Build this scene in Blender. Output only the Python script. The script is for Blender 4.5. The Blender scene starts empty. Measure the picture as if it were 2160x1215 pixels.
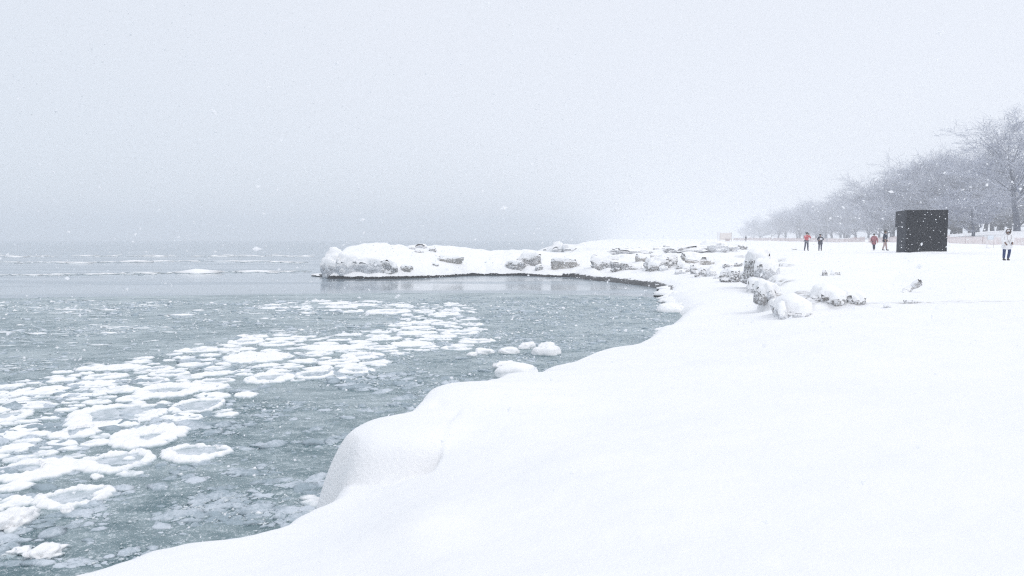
import bpy, bmesh, math, random
import numpy as np
from mathutils import Vector, Matrix

SC = bpy.context.scene
COL = SC.collection
R = math.radians

# ------------------------------------------------------------------ camera
EYE = 2.6
PITCH = math.atan(102.5 / 1500.0)
cam_d = bpy.data.cameras.new("camera")
cam_d.sensor_width = 36.0
cam_d.lens = 25.0
cam_d.clip_start = 0.05
cam_d.clip_end = 6000
cam_d.dof.use_dof = True
cam_d.dof.focus_distance = 30
cam_d.dof.aperture_fstop = 5.0
cam = bpy.data.objects.new("camera", cam_d)
cam.location = (0, 0, EYE)
cam.rotation_euler = (R(90) - PITCH, 0, 0)
COL.objects.link(cam)
SC.camera = cam
SC.render.resolution_x, SC.render.resolution_y = 1024, 576

# ------------------------------------------------------------------ render + exposure
SC.view_settings.view_transform = 'Standard'
SC.view_settings.look = 'None'
SC.view_settings.exposure = 0.0
SC.view_settings.gamma = 1
SC.view_settings.use_curve_mapping = False
SC.render.engine = 'CYCLES'
SC.cycles.use_denoising = False     # the photograph itself is grainy; fine flakes and twigs stay crisp
SC.cycles.max_bounces = 6
SC.cycles.diffuse_bounces = 4
SC.cycles.glossy_bounces = 2
SC.cycles.volume_bounces = 4
SC.cycles.caustics_reflective = False
SC.cycles.caustics_refractive = False
SC.cycles.filter_width = 1.2

# ------------------------------------------------------------------ sky (overcast) + soft sun
SUN_EL, SUN_AZ = 52, 140        # azimuth clockwise from +Y
world = bpy.data.worlds.new("World")
SC.world = world
world.use_nodes = True
nt = world.node_tree
nt.nodes.clear()
def wn(t, **k):
    n = nt.nodes.new(t)
    for a, b in k.items():
        setattr(n, a, b)
    return n
out = wn('ShaderNodeOutputWorld')
sky = wn('ShaderNodeTexSky', sky_type='NISHITA', sun_disc=False)
sky.sun_elevation = R(SUN_EL)
sky.sun_rotation = R(SUN_AZ)
bg1 = wn('ShaderNodeBackground'); bg1.inputs[1].default_value = 0.05 * 0.15   # what little blue gets through the cloud
nt.links.new(sky.outputs[0], bg1.inputs[0])
tc = wn('ShaderNodeTexCoord')
sep = wn('ShaderNodeSeparateXYZ'); nt.links.new(tc.outputs['Generated'], sep.inputs[0])
# cloud deck: darker low over the open lake (-X), lighter up and over the snowy land (+X)
mz = wn('ShaderNodeMapRange', interpolation_type='SMOOTHSTEP'); nt.links.new(sep.outputs[2], mz.inputs[0])
mz.inputs[1].default_value = -0.02; mz.inputs[2].default_value = 0.30
mx = wn('ShaderNodeMapRange', interpolation_type='SMOOTHSTEP'); nt.links.new(sep.outputs[0], mx.inputs[0])
mx.inputs[1].default_value = -0.85; mx.inputs[2].default_value = 0.04
hm = wn('ShaderNodeMath', operation='MULTIPLY'); nt.links.new(mx.outputs[0], hm.inputs[0]); hm.inputs[1].default_value = 0.68
av = wn('ShaderNodeMath', operation='MULTIPLY_ADD'); nt.links.new(mz.outputs[0], av.inputs[0]); av.inputs[1].default_value = 0.22
nt.links.new(hm.outputs[0], av.inputs[2])
nz = wn('ShaderNodeTexNoise'); nz.inputs['Scale'].default_value = 1.6; nz.inputs['Detail'].default_value = 3
nt.links.new(tc.outputs['Generated'], nz.inputs['Vector'])
na = wn('ShaderNodeMath', operation='MULTIPLY_ADD'); nt.links.new(nz.outputs[0], na.inputs[0]); na.inputs[1].default_value = 0.14
nt.links.new(av.outputs[0], na.inputs[2])
ramp = wn('ShaderNodeValToRGB'); nt.links.new(na.outputs[0], ramp.inputs[0])
e = ramp.color_ramp.elements
e[0].position = 0.05; e[0].color = (0.72, 0.775, 0.855, 1)
e[1].position = 0.90; e[1].color = (0.81, 0.845, 0.92, 1)
zb = wn('ShaderNodeMapRange', interpolation_type='SMOOTHSTEP'); nt.links.new(sep.outputs[2], zb.inputs[0])
for i_, q_ in enumerate((0.35, 1.0, 1.0, 1.25)): zb.inputs[i_ + 1].default_value = q_
bg2 = wn('ShaderNodeBackground'); nt.links.new(zb.outputs[0], bg2.inputs[1])
nt.links.new(ramp.outputs[0], bg2.inputs[0])
ad = wn('ShaderNodeAddShader'); nt.links.new(bg1.outputs[0], ad.inputs[0]); nt.links.new(bg2.outputs[0], ad.inputs[1])
nt.links.new(ad.outputs[0], out.inputs[0])

sd = bpy.data.lights.new("sun", 'SUN'); sd.energy = 0.70; sd.angle = R(25); sd.color = (1.0, 0.965, 0.92)
sun = bpy.data.objects.new("sun", sd); COL.objects.link(sun)
dv = Vector((math.sin(R(SUN_AZ)) * math.cos(R(SUN_EL)), math.cos(R(SUN_AZ)) * math.cos(R(SUN_EL)), math.sin(R(SUN_EL))))
sun.rotation_euler = dv.to_track_quat('Z', 'Y').to_euler()

HAZE = 0.0015

# ================================================================== helpers
def ray(u, v):
    """direction in the world of a photo pixel (2160x1215)."""
    x = (u - 1080) / 1500.0; y = (607.5 - v) / 1500.0
    c, s = math.cos(PITCH), math.sin(PITCH)
    return Vector((x, c + y * s, -s + y * c))

def P(u, v, z=0.0):
    d = ray(u, v); t = (z - EYE) / d.z
    return Vector((d.x * t, d.y * t, z))

def to_px(x, y, z):
    c, s = math.cos(PITCH), math.sin(PITCH)
    zz = z - EYE
    f = y * c - zz * s
    up = y * s + zz * c
    return 1080 + 1500 * x / f, 607.5 - 1500 * up / f

def tag(o, label=None, cat=None, group=None, kind=None):
    if label: o['label'] = label
    if cat: o['category'] = cat
    if group: o['group'] = group
    if kind: o['kind'] = kind
    return o

def link(name, me, mat=None, parent=None, loc=None, rz=None):
    o = bpy.data.objects.new(name, me)
    COL.objects.link(o)
    if mat is not None and me is not None and not me.materials:
        me.materials.append(mat)
    if parent: o.parent = parent
    if loc is not None: o.location = loc
    if rz is not None: o.rotation_euler = (0, 0, rz)
    return o

def empty(name, loc=(0, 0, 0), rz=0):
    o = bpy.data.objects.new(name, None); COL.objects.link(o)
    o.empty_display_size = 0.2
    o.location = loc; o.rotation_euler = (0, 0, rz)
    return o

def mesh_np(name, V, F, smooth=True):
    """V (n,3) array, F (m,k) array with k 3 or 4."""
    me = bpy.data.meshes.new(name)
    V = np.asarray(V, dtype=np.float32); F = np.asarray(F, dtype=np.int32)
    k = F.shape[1]
    me.vertices.add(len(V)); me.vertices.foreach_set("co", V.ravel())
    me.loops.add(F.size); me.loops.foreach_set("vertex_index", F.ravel())
    me.polygons.add(len(F))
    me.polygons.foreach_set("loop_start", np.arange(0, F.size, k, dtype=np.int32))
    me.polygons.foreach_set("loop_total", np.full(len(F), k, dtype=np.int32))
    me.polygons.foreach_set("use_smooth", np.full(len(F), bool(smooth)))
    me.update(calc_edges=True)
    return me

_rs = np.random.RandomState(7)
_perm = _rs.permutation(4096)
_val = _rs.uniform(-1, 1, 4096)
def vnoise(x, y, z=0.0, seed=0):
    """smooth value noise, vectorised."""
    x = np.asarray(x, dtype=np.float64); y = np.asarray(y, dtype=np.float64)
    z = np.zeros_like(x) + z
    xi = np.floor(x).astype(int); yi = np.floor(y).astype(int); zi = np.floor(z).astype(int)
    fx = x - xi; fy = y - yi; fz = z - zi
    sx = fx ** 3 * (fx * (fx * 6 - 15) + 10); sy = fy ** 3 * (fy * (fy * 6 - 15) + 10); sz = fz ** 3 * (fz * (fz * 6 - 15) + 10)
    def h(a, b, c):
        return _val[(_perm[(_perm[(_perm[(a + seed * 17) & 4095] + b) & 4095] + c) & 4095])]
    r = 0
    for dx in (0, 1):
        wx = sx if dx else 1 - sx
        for dy in (0, 1):
            wy = sy if dy else 1 - sy
            for dz in (0, 1):
                wz = sz if dz else 1 - sz
                r = r + wx * wy * wz * h(xi + dx, yi + dy, zi + dz)
    return r
def fbm(x, y, z=0.0, seed=0, oct=4, lac=2.03, gain=0.5):
    r = 0; a = 1; f = 1
    for i in range(oct):
        r = r + a * vnoise(np.asarray(x) * f + 13.7 * i, np.asarray(y) * f - 5.1 * i, np.asarray(z) * f, seed + i)
        a *= gain; f *= lac
    return r

def sdist(px, py, poly, closed=True):
    """signed distance to polygon, positive inside."""
    px = np.asarray(px, float); py = np.asarray(py, float)
    n = len(poly); best = np.full(px.shape, 1e18); inside = np.zeros(px.shape, bool)
    for i in range(n if closed else n - 1):
        ax, ay = poly[i]; bx, by = poly[(i + 1) % n]
        dx, dy = bx - ax, by - ay
        t = np.clip(((px - ax) * dx + (py - ay) * dy) / (dx * dx + dy * dy + 1e-12), 0, 1)
        best = np.minimum(best, (px - ax - t * dx) ** 2 + (py - ay - t * dy) ** 2)
        if closed:
            c = ((ay > py) != (by > py)) & (px < (bx - ax) * (py - ay) / ((by - ay) if by != ay else 1e-12) + ax)
            inside ^= c
    d = np.sqrt(best)
    return np.where(inside, d, -d) if closed else d

# ---------------- shader helpers
class NT:
    def __init__(self, name):
        self.m = bpy.data.materials.new(name); self.m.use_nodes = True
        self.t = self.m.node_tree; self.b = self.t.nodes['Principled BSDF']
    def n(self, t, **k):
        nd = self.t.nodes.new(t)
        for a, b in k.items(): setattr(nd, a, b)
        return nd
    def l(self, a, b): self.t.links.new(a, b)
    def coord(self, scale=(1, 1, 1), obj=True):
        c = self.n('ShaderNodeTexCoord'); m = self.n('ShaderNodeMapping'); m.inputs['Scale'].default_value = scale
        self.l(c.outputs['Object' if obj else 'Generated'], m.inputs[0]); return m.outputs[0]
    def world(self, scale=(1, 1, 1)):
        c = self.n('ShaderNodeNewGeometry'); m = self.n('ShaderNodeMapping'); m.inputs['Scale'].default_value = scale
        self.l(c.outputs['Position'], m.inputs[0]); return m.outputs[0]
    def noise(self, vec, scale, detail=4, rough=0.55, dist=0.0):
        x = self.n('ShaderNodeTexNoise'); x.inputs['Scale'].default_value = scale; x.inputs['Detail'].default_value = detail
        x.inputs['Roughness'].default_value = rough; x.inputs['Distortion'].default_value = dist
        self.l(vec, x.inputs['Vector']); return x.outputs[0]
    def rng(self, v, a, b, c=0.0, d=1.0, smooth=True):
        x = self.n('ShaderNodeMapRange', interpolation_type='SMOOTHSTEP' if smooth else 'LINEAR')
        self.l(v, x.inputs[0])
        for i, q in enumerate((a, b, c, d)): x.inputs[i + 1].default_value = q
        return x.outputs[0]
    def math(self, op, a, b=None, c=None):
        x = self.n('ShaderNodeMath', operation=op)
        for i, q in enumerate((a, b, c)):
            if q is None: continue
            if isinstance(q, (int, float)): x.inputs[i].default_value = q
            else: self.l(q, x.inputs[i])
        return x.outputs[0]
    def mix(self, f, a, b):
        x = self.n('ShaderNodeMix', data_type='RGBA')
        for s, q in ((x.inputs[0], f), (x.inputs[6], a), (x.inputs[7], b)):
            if isinstance(q, (int, float)): s.default_value = q
            elif isinstance(q, tuple): s.default_value = (*q, 1)
            else: self.l(q, s)
        return x.outputs[2]
    def normz(self):
        g = self.n('ShaderNodeNewGeometry'); s = self.n('ShaderNodeSeparateXYZ'); self.l(g.outputs['Normal'], s.inputs[0]); return s.outputs[2]
    def attr(self, nm):
        a = self.n('ShaderNodeAttribute', attribute_name=nm); return a.outputs['Fac']
    def bump(self, h, strength=0.4, dist=0.02, normal=None):
        b = self.n('ShaderNodeBump'); b.inputs['Strength'].default_value = strength; b.inputs['Distance'].default_value = dist
        self.l(h, b.inputs['Height'])
        if normal is not None: self.l(normal, b.inputs['Normal'])
        return b.outputs[0]
    def set(self, color=None, rough=None, normal=None, spec=None, metal=None):
        def s(nm, q):
            i = self.b.inputs[nm]
            if isinstance(q, (int, float)): i.default_value = q
            elif isinstance(q, tuple): i.default_value = (*q, 1)
            else: self.l(q, i)
        if color is not None: s('Base Color', color)
        if rough is not None: s('Roughness', rough)
        if normal is not None: self.l(normal, self.b.inputs['Normal'])
        if spec is not None: s('Specular IOR Level', spec)
        if metal is not None: s('Metallic', metal)
        return self.m

SNOWC = (0.94, 0.935, 0.935)
def mat_snow():
    a = NT('snow'); w = a.world()
    n1 = a.noise(w, 2.2, 5); n2 = a.noise(w, 55, 3); n3 = a.noise(w, 320, 2)
    col = a.mix(a.rng(n1, 0.35, 0.65), SNOWC, (0.92, 0.92, 0.925))
    h = a.math('ADD', a.math('MULTIPLY', n2, 0.5), a.math('MULTIPLY', n3, 0.25))
    return a.set(col, 0.75, a.bump(h, 0.25, 0.012), 0.25)
def mat_land():
    """snow, with frozen spray and stone where the 'ice' attribute of the mesh asks for it, wet dark stone where 'wet' does"""
    a = NT('snow_ground'); w = a.world()
    n1 = a.noise(w, 1.3, 5); n2 = a.noise(w, 45, 3); n3 = a.noise(w, 300, 2)
    col = a.mix(a.rng(n1, 0.35, 0.65), SNOWC, (0.92, 0.92, 0.925))
    streak = a.noise(a.world((6, 6, 1.2)), 1.0, 5, 0.6)
    icec = a.mix(a.rng(streak, 0.38, 0.62), (0.42, 0.41, 0.40), (0.78, 0.79, 0.81))
    icec = a.mix(a.rng(a.noise(w, 3.5, 4), 0.50, 0.64), icec, (0.30, 0.28, 0.26))
    ai = a.math('MULTIPLY', a.attr('ice'), a.rng(a.noise(w, 2.6, 5, 0.65), 0.40, 0.56))
    col = a.mix(ai, col, icec)
    aw = a.rng(a.math('ADD', a.attr('wet'), a.math('MULTIPLY', a.noise(w, 4.0, 4), 0.7)), 0.72, 0.85)
    col = a.mix(aw, col, (0.035, 0.036, 0.04))
    h = a.math('ADD', a.math('MULTIPLY', n2, 0.5), a.math('MULTIPLY', n3, 0.2))
    h = a.math('ADD', h, a.math('MULTIPLY', a.attr('ice'), a.math('MULTIPLY', streak, 2.0)))
    steep = a.rng(a.normz(), 0.9, 0.45)
    h = a.math('ADD', h, a.math('MULTIPLY', a.math('ADD', steep, 0.12), a.math('MULTIPLY', a.noise(w, 17, 5, 0.7), 2.2)))
    return a.set(col, a.math('SUBTRACT', 0.75, a.math('MULTIPLY', aw, 0.4)), a.bump(h, 0.45, 0.03), 0.25)
def mat_rock(name, c1, c2, frost=0.5):
    a = NT(name); w = a.world()
    n1 = a.noise(w, 2.2, 6, 0.65); n2 = a.noise(w, 14, 5, 0.7)
    col = a.mix(a.rng(n1, 0.35, 0.65), c1, c2)
    col = a.mix(a.math('MULTIPLY', a.rng(n2, 0.52 - 0.1 * frost, 0.60), frost), col, (0.84, 0.86, 0.89))
    # snow lies on the upward faces
    up = a.rng(a.math('ADD', a.normz(), a.math('MULTIPLY', a.math('SUBTRACT', n2, 0.5), 1.2)), 0.04, 0.32)
    col = a.mix(up, col, SNOWC)
    h = a.math('ADD', n1, a.math('MULTIPLY', n2, 0.4))
    return a.set(col, 0.65, a.bump(h, 0.6, 0.08), 0.35)
def mat_plain(name, c, rough=0.7, var=0.25, scale=30, frost=0.0, spec=0.3, metal=0.0):
    a = NT(name); w = a.coord()
    n = a.noise(w, scale, 4)
    col = a.mix(a.rng(n, 0.3, 0.7), tuple(q * (1 - var) for q in c), tuple(min(1, q * (1 + var)) for q in c))
    if frost > 0:
        n2 = a.noise(a.world(), 9, 4, 0.7)
        up = a.rng(a.math('ADD', a.normz(), a.math('MULTIPLY', a.math('SUBTRACT', n2, 0.5), 1.2)), 0.75 - frost, 1.0 - frost * 0.8)
        col = a.mix(up, col, (0.86, 0.88, 0.92))
    return a.set(col, rough, a.bump(n, 0.15, 0.01), spec, metal)

M = {}
M['snow'] = mat_snow()
M['land'] = mat_land()
M['rock'] = mat_rock('icy_stone', (0.15, 0.145, 0.14), (0.33, 0.32, 0.31), 0.8)
M['tan'] = mat_rock('tan_stone', (0.27, 0.25, 0.225), (0.42, 0.40, 0.37), 0.55)
M['ice'] = mat_rock('frozen_spray', (0.36, 0.36, 0.37), (0.62, 0.63, 0.65), 0.9)
M['wet'] = mat_rock('wet_stone', (0.012, 0.012, 0.015), (0.05, 0.05, 0.052), 0.12)
def mat_floe():
    a = NT('floe_snow'); w = a.world()
    n1 = a.noise(w, 9, 5, 0.6); n2 = a.noise(w, 70, 3)
    gz = a.n('ShaderNodeNewGeometry'); s = a.n('ShaderNodeSeparateXYZ'); a.l(gz.outputs['Position'], s.inputs[0])
    soak = a.rng(a.math('ADD', s.outputs[2], a.math('MULTIPLY', a.math('SUBTRACT', n1, 0.5), 0.05)), 0.004, 0.045)
    col = a.mix(soak, (0.42, 0.50, 0.53), SNOWC)
    h = a.math('ADD', a.math('MULTIPLY', n1, 0.6), a.math('MULTIPLY', n2, 0.3))
    return a.set(col, 0.7, a.bump(h, 0.45, 0.02), 0.25)
M['floe'] = mat_floe()
def mat_pan():
    a = NT('pan_ice'); w = a.world()
    n1 = a.noise(w, 6, 5, 0.6); n2 = a.noise(w, 90, 3)
    col = a.mix(a.rng(n1, 0.35, 0.68), (0.44, 0.50, 0.53), (0.66, 0.70, 0.74))
    col = a.mix(a.rng(n2, 0.62, 0.70, 0, 0.6), col, (0.85, 0.87, 0.9))
    return a.set(col, 0.45, a.bump(n2, 0.3, 0.006), 0.4)
M['pan'] = mat_pan()
def mat_slush():
    a = NT('slush'); w = a.world((1, 1, 1))
    rot = a.n('ShaderNodeMapping'); rot.inputs['Rotation'].default_value = (0, 0, R(-24)); rot.inputs['Scale'].default_value = (1.0, 2.1, 1)
    a.l(w, rot.inputs[0]); r = rot.outputs[0]
    big = a.noise(r, 0.33, 4, 0.55); mid = a.noise(r, 1.9, 6, 0.65, 0.4); fin = a.noise(w, 15, 6, 0.75); spk = a.noise(w, 60, 3, 0.7)
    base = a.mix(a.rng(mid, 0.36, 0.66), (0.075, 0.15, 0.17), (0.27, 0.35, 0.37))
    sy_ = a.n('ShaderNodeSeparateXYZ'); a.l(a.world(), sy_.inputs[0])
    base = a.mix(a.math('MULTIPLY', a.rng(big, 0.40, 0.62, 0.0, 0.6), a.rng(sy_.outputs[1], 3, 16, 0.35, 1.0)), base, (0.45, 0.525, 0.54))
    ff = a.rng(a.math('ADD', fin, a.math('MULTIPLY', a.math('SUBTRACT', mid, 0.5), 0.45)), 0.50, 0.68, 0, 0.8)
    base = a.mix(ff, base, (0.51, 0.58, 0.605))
    sp = a.rng(a.math('ADD', spk, a.math('MULTIPLY', a.math('SUBTRACT', fin, 0.5), 0.5)), 0.60, 0.68, 0, 0.7)
    base = a.mix(sp, base, (0.82, 0.85, 0.88))
    h = a.math('ADD', a.math('MULTIPLY', fin, 1.0), a.math('ADD', a.math('MULTIPLY', mid, 1.2), a.math('MULTIPLY', spk, 0.4)))
    return a.set(base, a.rng(ff, 0, 1, 0.28, 0.6), a.bump(h, 0.55, 0.03), 0.45)
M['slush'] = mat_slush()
def mat_water():
    a = NT('lake_water'); w = a.world((0.35, 1.0, 1))
    n = a.noise(w, 1.6, 5, 0.55); n2 = a.noise(w, 7, 4, 0.6)
    g = a.noise(a.world((0.03, 0.22, 1)), 1.0, 4, 0.6)
    col = a.mix(a.rng(g, 0.55, 0.7, 0, 0.5), (0.26, 0.32, 0.365), (0.50, 0.56, 0.61))
    return a.set(col, a.rng(g, 0.4, 0.7, 0.10, 0.30), a.bump(a.math('ADD', n, a.math('MULTIPLY', n2, 0.35)), 0.10, 0.05), 0.5)
M['water'] = mat_water()
def mat_bark(name='bark', c=(0.095, 0.115, 0.175), f0=-.40):
    a = NT(name); w = a.world()
    n = a.noise(w, 3.0, 4, 0.6)
    n2 = a.noise(w, 0.8, 4, 0.7)
    up = a.rng(a.math('ADD', a.normz(), a.math('MULTIPLY', a.math('SUBTRACT', n, 0.5), 1.6)), f0, f0 + .7, 0, 0.80)
    col = a.mix(a.rng(n2, 0.3, 0.7), c, tuple(q * 1.5 for q in c))
    col = a.mix(up, col, (0.86, 0.88, 0.93))
    return a.set(col, 0.85, None, 0.2)
M['bark'] = mat_bark()
M['trunk'] = mat_bark('trunk_bark', (0.06, 0.07, 0.10), .15)

# ================================================================== terrain
SHORE_PX = [(120, 1215, .44), (300, 1160, .43), (380, 1142, .42), (470, 1125, .41), (560, 1105, .40), (590, 1080, .39), (660, 1046, .36)] + [to_px(x_, y_, .4) + (.4,) for x_, y_ in
            ((-1.72, 6.42), (-1.90, 6.70), (-1.88, 7.0), (-1.72, 7.24), (-1.42, 7.42))] + [
            (830, 868, .8), (856, 866, .7), (876, 848, .72), (892, 830, .8),
            (930, 815, .84), (980, 815, .75), (1020, 811, .6), (1060, 803, .55), (1110, 792, .5), (1190, 765, .45), (1250, 748, .4), (1310, 735, .4),
            (1362, 708, .4), (1382, 690, .4), (1420, 667, .35), (1446, 650, .3), (1425, 640, .22), (1400, 617, .2), (1408, 606, .2), (1350, 597, .16),
            (1270, 588, .16), (1200, 580, .16), (1150, 580, .16), (1100, 576, .16), (1000, 577, .16), (900, 581, .16), (800, 584, .16), (690, 583, .16), (664, 580, .1)]
shore_w = [(P(u, v, z).x, P(u, v, z).y, z) for u, v, z in SHORE_PX]
SHORE = [(x, y) for x, y, z in shore_w]
SHORE += [(-13.6, 53.5), (-12, 58), (-7, 61), (-2, 64), (3.5, 70), (7.5, 82), (11.5, 96), (12.0, 110), (8, 114.5), (3.2, 117), (4.2, 125), (9, 129), (14, 150), (18, 200), (32, 300),
          (60, 500), (150, 1000), (240, 1400), (2400, 1400), (2400, -300), (-60, -300), (-22, -40), (-10, -7), (-5.2, -0.5), (-3.6, 2.6)]
# land surface, away from its edges: (x, y, z)
HLOW = [(0, 0.5, 1.1), (0, 2, 1.08), (2, 3, 1.15), (6, 3, 1.25), (-1.6, 2.8, .8), (-2.4, 3.4, .62), (-4, -2, .7), (0, -6, 1.1), (10, -10, 1.6), (-0.6, 4.4, .85), (0.4, 5, .95), (-.2, 6.2, .8), (1, 7, .9),
        (3, 7, 1.05), (5, 8, 1.17), (8, 8, 1.28), (12, 9, 1.35), (16, 12, 1.4), (0.3, 9, .82), (2.2, 10, .85), (4, 11, .98), (4.5, 13.5, .85), (6.3, 14, 1.02), (8.5, 13.5, 1.2), (12, 14, 1.36), (5.2, 16.5, .66),
        (5, 19, .46), (6.3, 19, .55), (6.5, 22, .5), (7.6, 26, .5), (9, 32, .55), (11, 30, .6), (9.5, 38, .55), (12, 36, .7), (8, 45, .55), (12, 44, .9), (14, 48, 1.25), (3, 53, .7), (3, 58, 1.4), (9, 54, 1.15), (9, 59, 1.42),
        (0, 52.5, .7), (0, 57, 1.5), (-3, 56, 1.55), (-6, 54.5, 2.0), (-8.5, 54, 2.05), (-11, 53.3, 1.98), (-12.6, 52.6, 1.75), (-12.8, 50, 1.1), (-10, 50, 1.2), (-6, 50.5, 1.1), (-3, 52.5, .9), (-8, 58, 1.7), (-2, 60, 1.5),
        (4, 66, 1.4), (8, 75, 1.35), (14, 90, 1.2), (16, 106, 1.2), (8, 122, 1.7), (6, 120, 1.3), (11, 123, 1.8), (15, 126, 1.4), (6.5, 124, 1.5), (22, 110, 1.25), (30, 160, 1.5), (20, 135, 1.7), (14, 100, 1.1), (14, 78, 1.3),
        (18, 30, 1.42), (30, 30, 1.5), (14, 24, 1.4), (18, 60, 1.42), (30, 60, 1.42), (32, 56.5, 1.55), (31, 53, 1.5), (46, 60, 1.45), (26, 39, 1.42), (40, 39, 1.42), (20, 80, 1.5), (35, 80, 1.6), (60, 80, 1.75), (25, 120, 1.6), (45, 110, 1.9), (68, 96, 2.0), (60, 130, 2.0),
        (40, 200, 1.8), (75, 150, 2.1), (80, 200, 2.1), (40, 300, 2.1), (80, 300, 2.2), (200, 400, 3.5), (120, 600, 2.6), (300, 1000, 3.5), (1200, 900, 8), (1200, 0, 8), (200, 0, 5), (60, 10, 2.0), (200, 200, 6),
        (78, 108, 2.4), (84, 118, 3.5), (92, 128, 4.1), (110, 140, 4.4), (76, 125, 2.9), (80, 145, 2.5), (60, 60, 1.6), (100, 80, 3)]
for u_, v_, z_ in ((700, 1045, .36), (760, 1030, .40), (820, 1012, .48), (880, 990, .60), (620, 1105, .40), (700, 1110, .44), (800, 1080, .54), (900, 1050, .65), (500, 1160, .46), (600, 1180, .52), (800, 1180, .72), (1000, 1100, .82), (300, 1200, .50)):
    HLOW.append(tuple(P(u_, v_, z_)))
hp = np.array(HLOW + [(x, y, z + 0.02) for x, y, z in shore_w[::2]])
def warp(x, y):
    r = np.sqrt(x * x + y * y) + 1e-9; k = np.log1p(r / 4.0) / r
    return x * k, y * k
def tps(r2): return np.where(r2 > 1e-12, 0.5 * r2 * np.log(r2 + 1e-12), 0)
_cx, _cy = warp(hp[:, 0], hp[:, 1])
_n = len(hp)
_A = np.zeros((_n + 3, _n + 3))
_A[:_n, :_n] = tps((_cx[:, None] - _cx) ** 2 + (_cy[:, None] - _cy) ** 2) + np.eye(_n) * 0.0015
_A[:_n, _n] = 1; _A[:_n, _n + 1] = _cx; _A[:_n, _n + 2] = _cy; _A[_n:, :_n] = _A[:_n, _n:].T
_w = np.linalg.solve(_A, np.concatenate([hp[:, 2], [0, 0, 0]]))
def Hbase(x, y):
    wx, wy = warp(x, y); r = np.full(x.shape, _w[_n]) + _w[_n + 1] * wx + _w[_n + 2] * wy
    for i in range(_n):
        r = r + _w[i] * tps((wx - _cx[i]) ** 2 + (wy - _cy[i]) ** 2)
    return r
# the raised ledge right of the low beach
LEDGE_PX = [(1840, 640, 1.15), (1760, 648, 1.05), (1700, 655, .98), (1655, 645, .95), (1632, 632, 1.0), (1622, 616, 1.1), (1636, 600, 1.15), (1605, 594, 1.1), (1594, 586, 1.12), (1602, 574, 1.2), (1650, 563, 1.25)]
LEDGE = [(P(u, v, z).x, P(u, v, z).y) for u, v, z in LEDGE_PX] + [(15.5, 42), (15.5, 50), (30, 60), (60, 50), (60, 12), (14, 13)]
CRACK = [(P(u, v, z).x, P(u, v, z).y) for u, v, z in ((914, 966, .70), (923, 930, .76), (938, 900, .80), (966, 876, .83))]
DOME = (-0.98, 6.80, .88, .64, .27, .58)
DENTS = [(P(u, v, z), r, h) for u, v, z, r, h in ((925, 868, .8, .07, -.035), (882, 902, .8, .05, -.02), (822, 876, .8, .06, -.03), (1500, 745, .7, .35, -.06), (1505, 685, .55, .25, .07), (1660, 690, .85, .3, -.03),
         (1055, 815, .6, .08, -.03), (1870, 560, 1.4, .5, -.03), (1430, 780, .75, .3, -.02), (1350, 840, .8, .2, -.02), (1660, 1195, 1.1, .06, -.012), (1710, 1010, 1.1, .15, -.01))]
BUMPS = [(P(856, 872, .7), .18, -.08), (P(940, 835, .85), .5, .08), (P(1060, 812, .6), .4, .06), (P(1025, 815, .6), .2, -.05), (P(1100, 800, .5), .4, -.12), (P(1700, 632, 1.15), 1.3, .16), (P(1668, 600, 1.2), 1.5, .14), (P(1780, 625, 1.2), 1.6, .12), (P(1700, 560, 1.4), 2.5, .12), (P(1850, 600, 1.4), 2.2, .10), (P(1290, 750, .5), .9, .08), (P(1395, 700, .45), .8, .08)]
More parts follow.
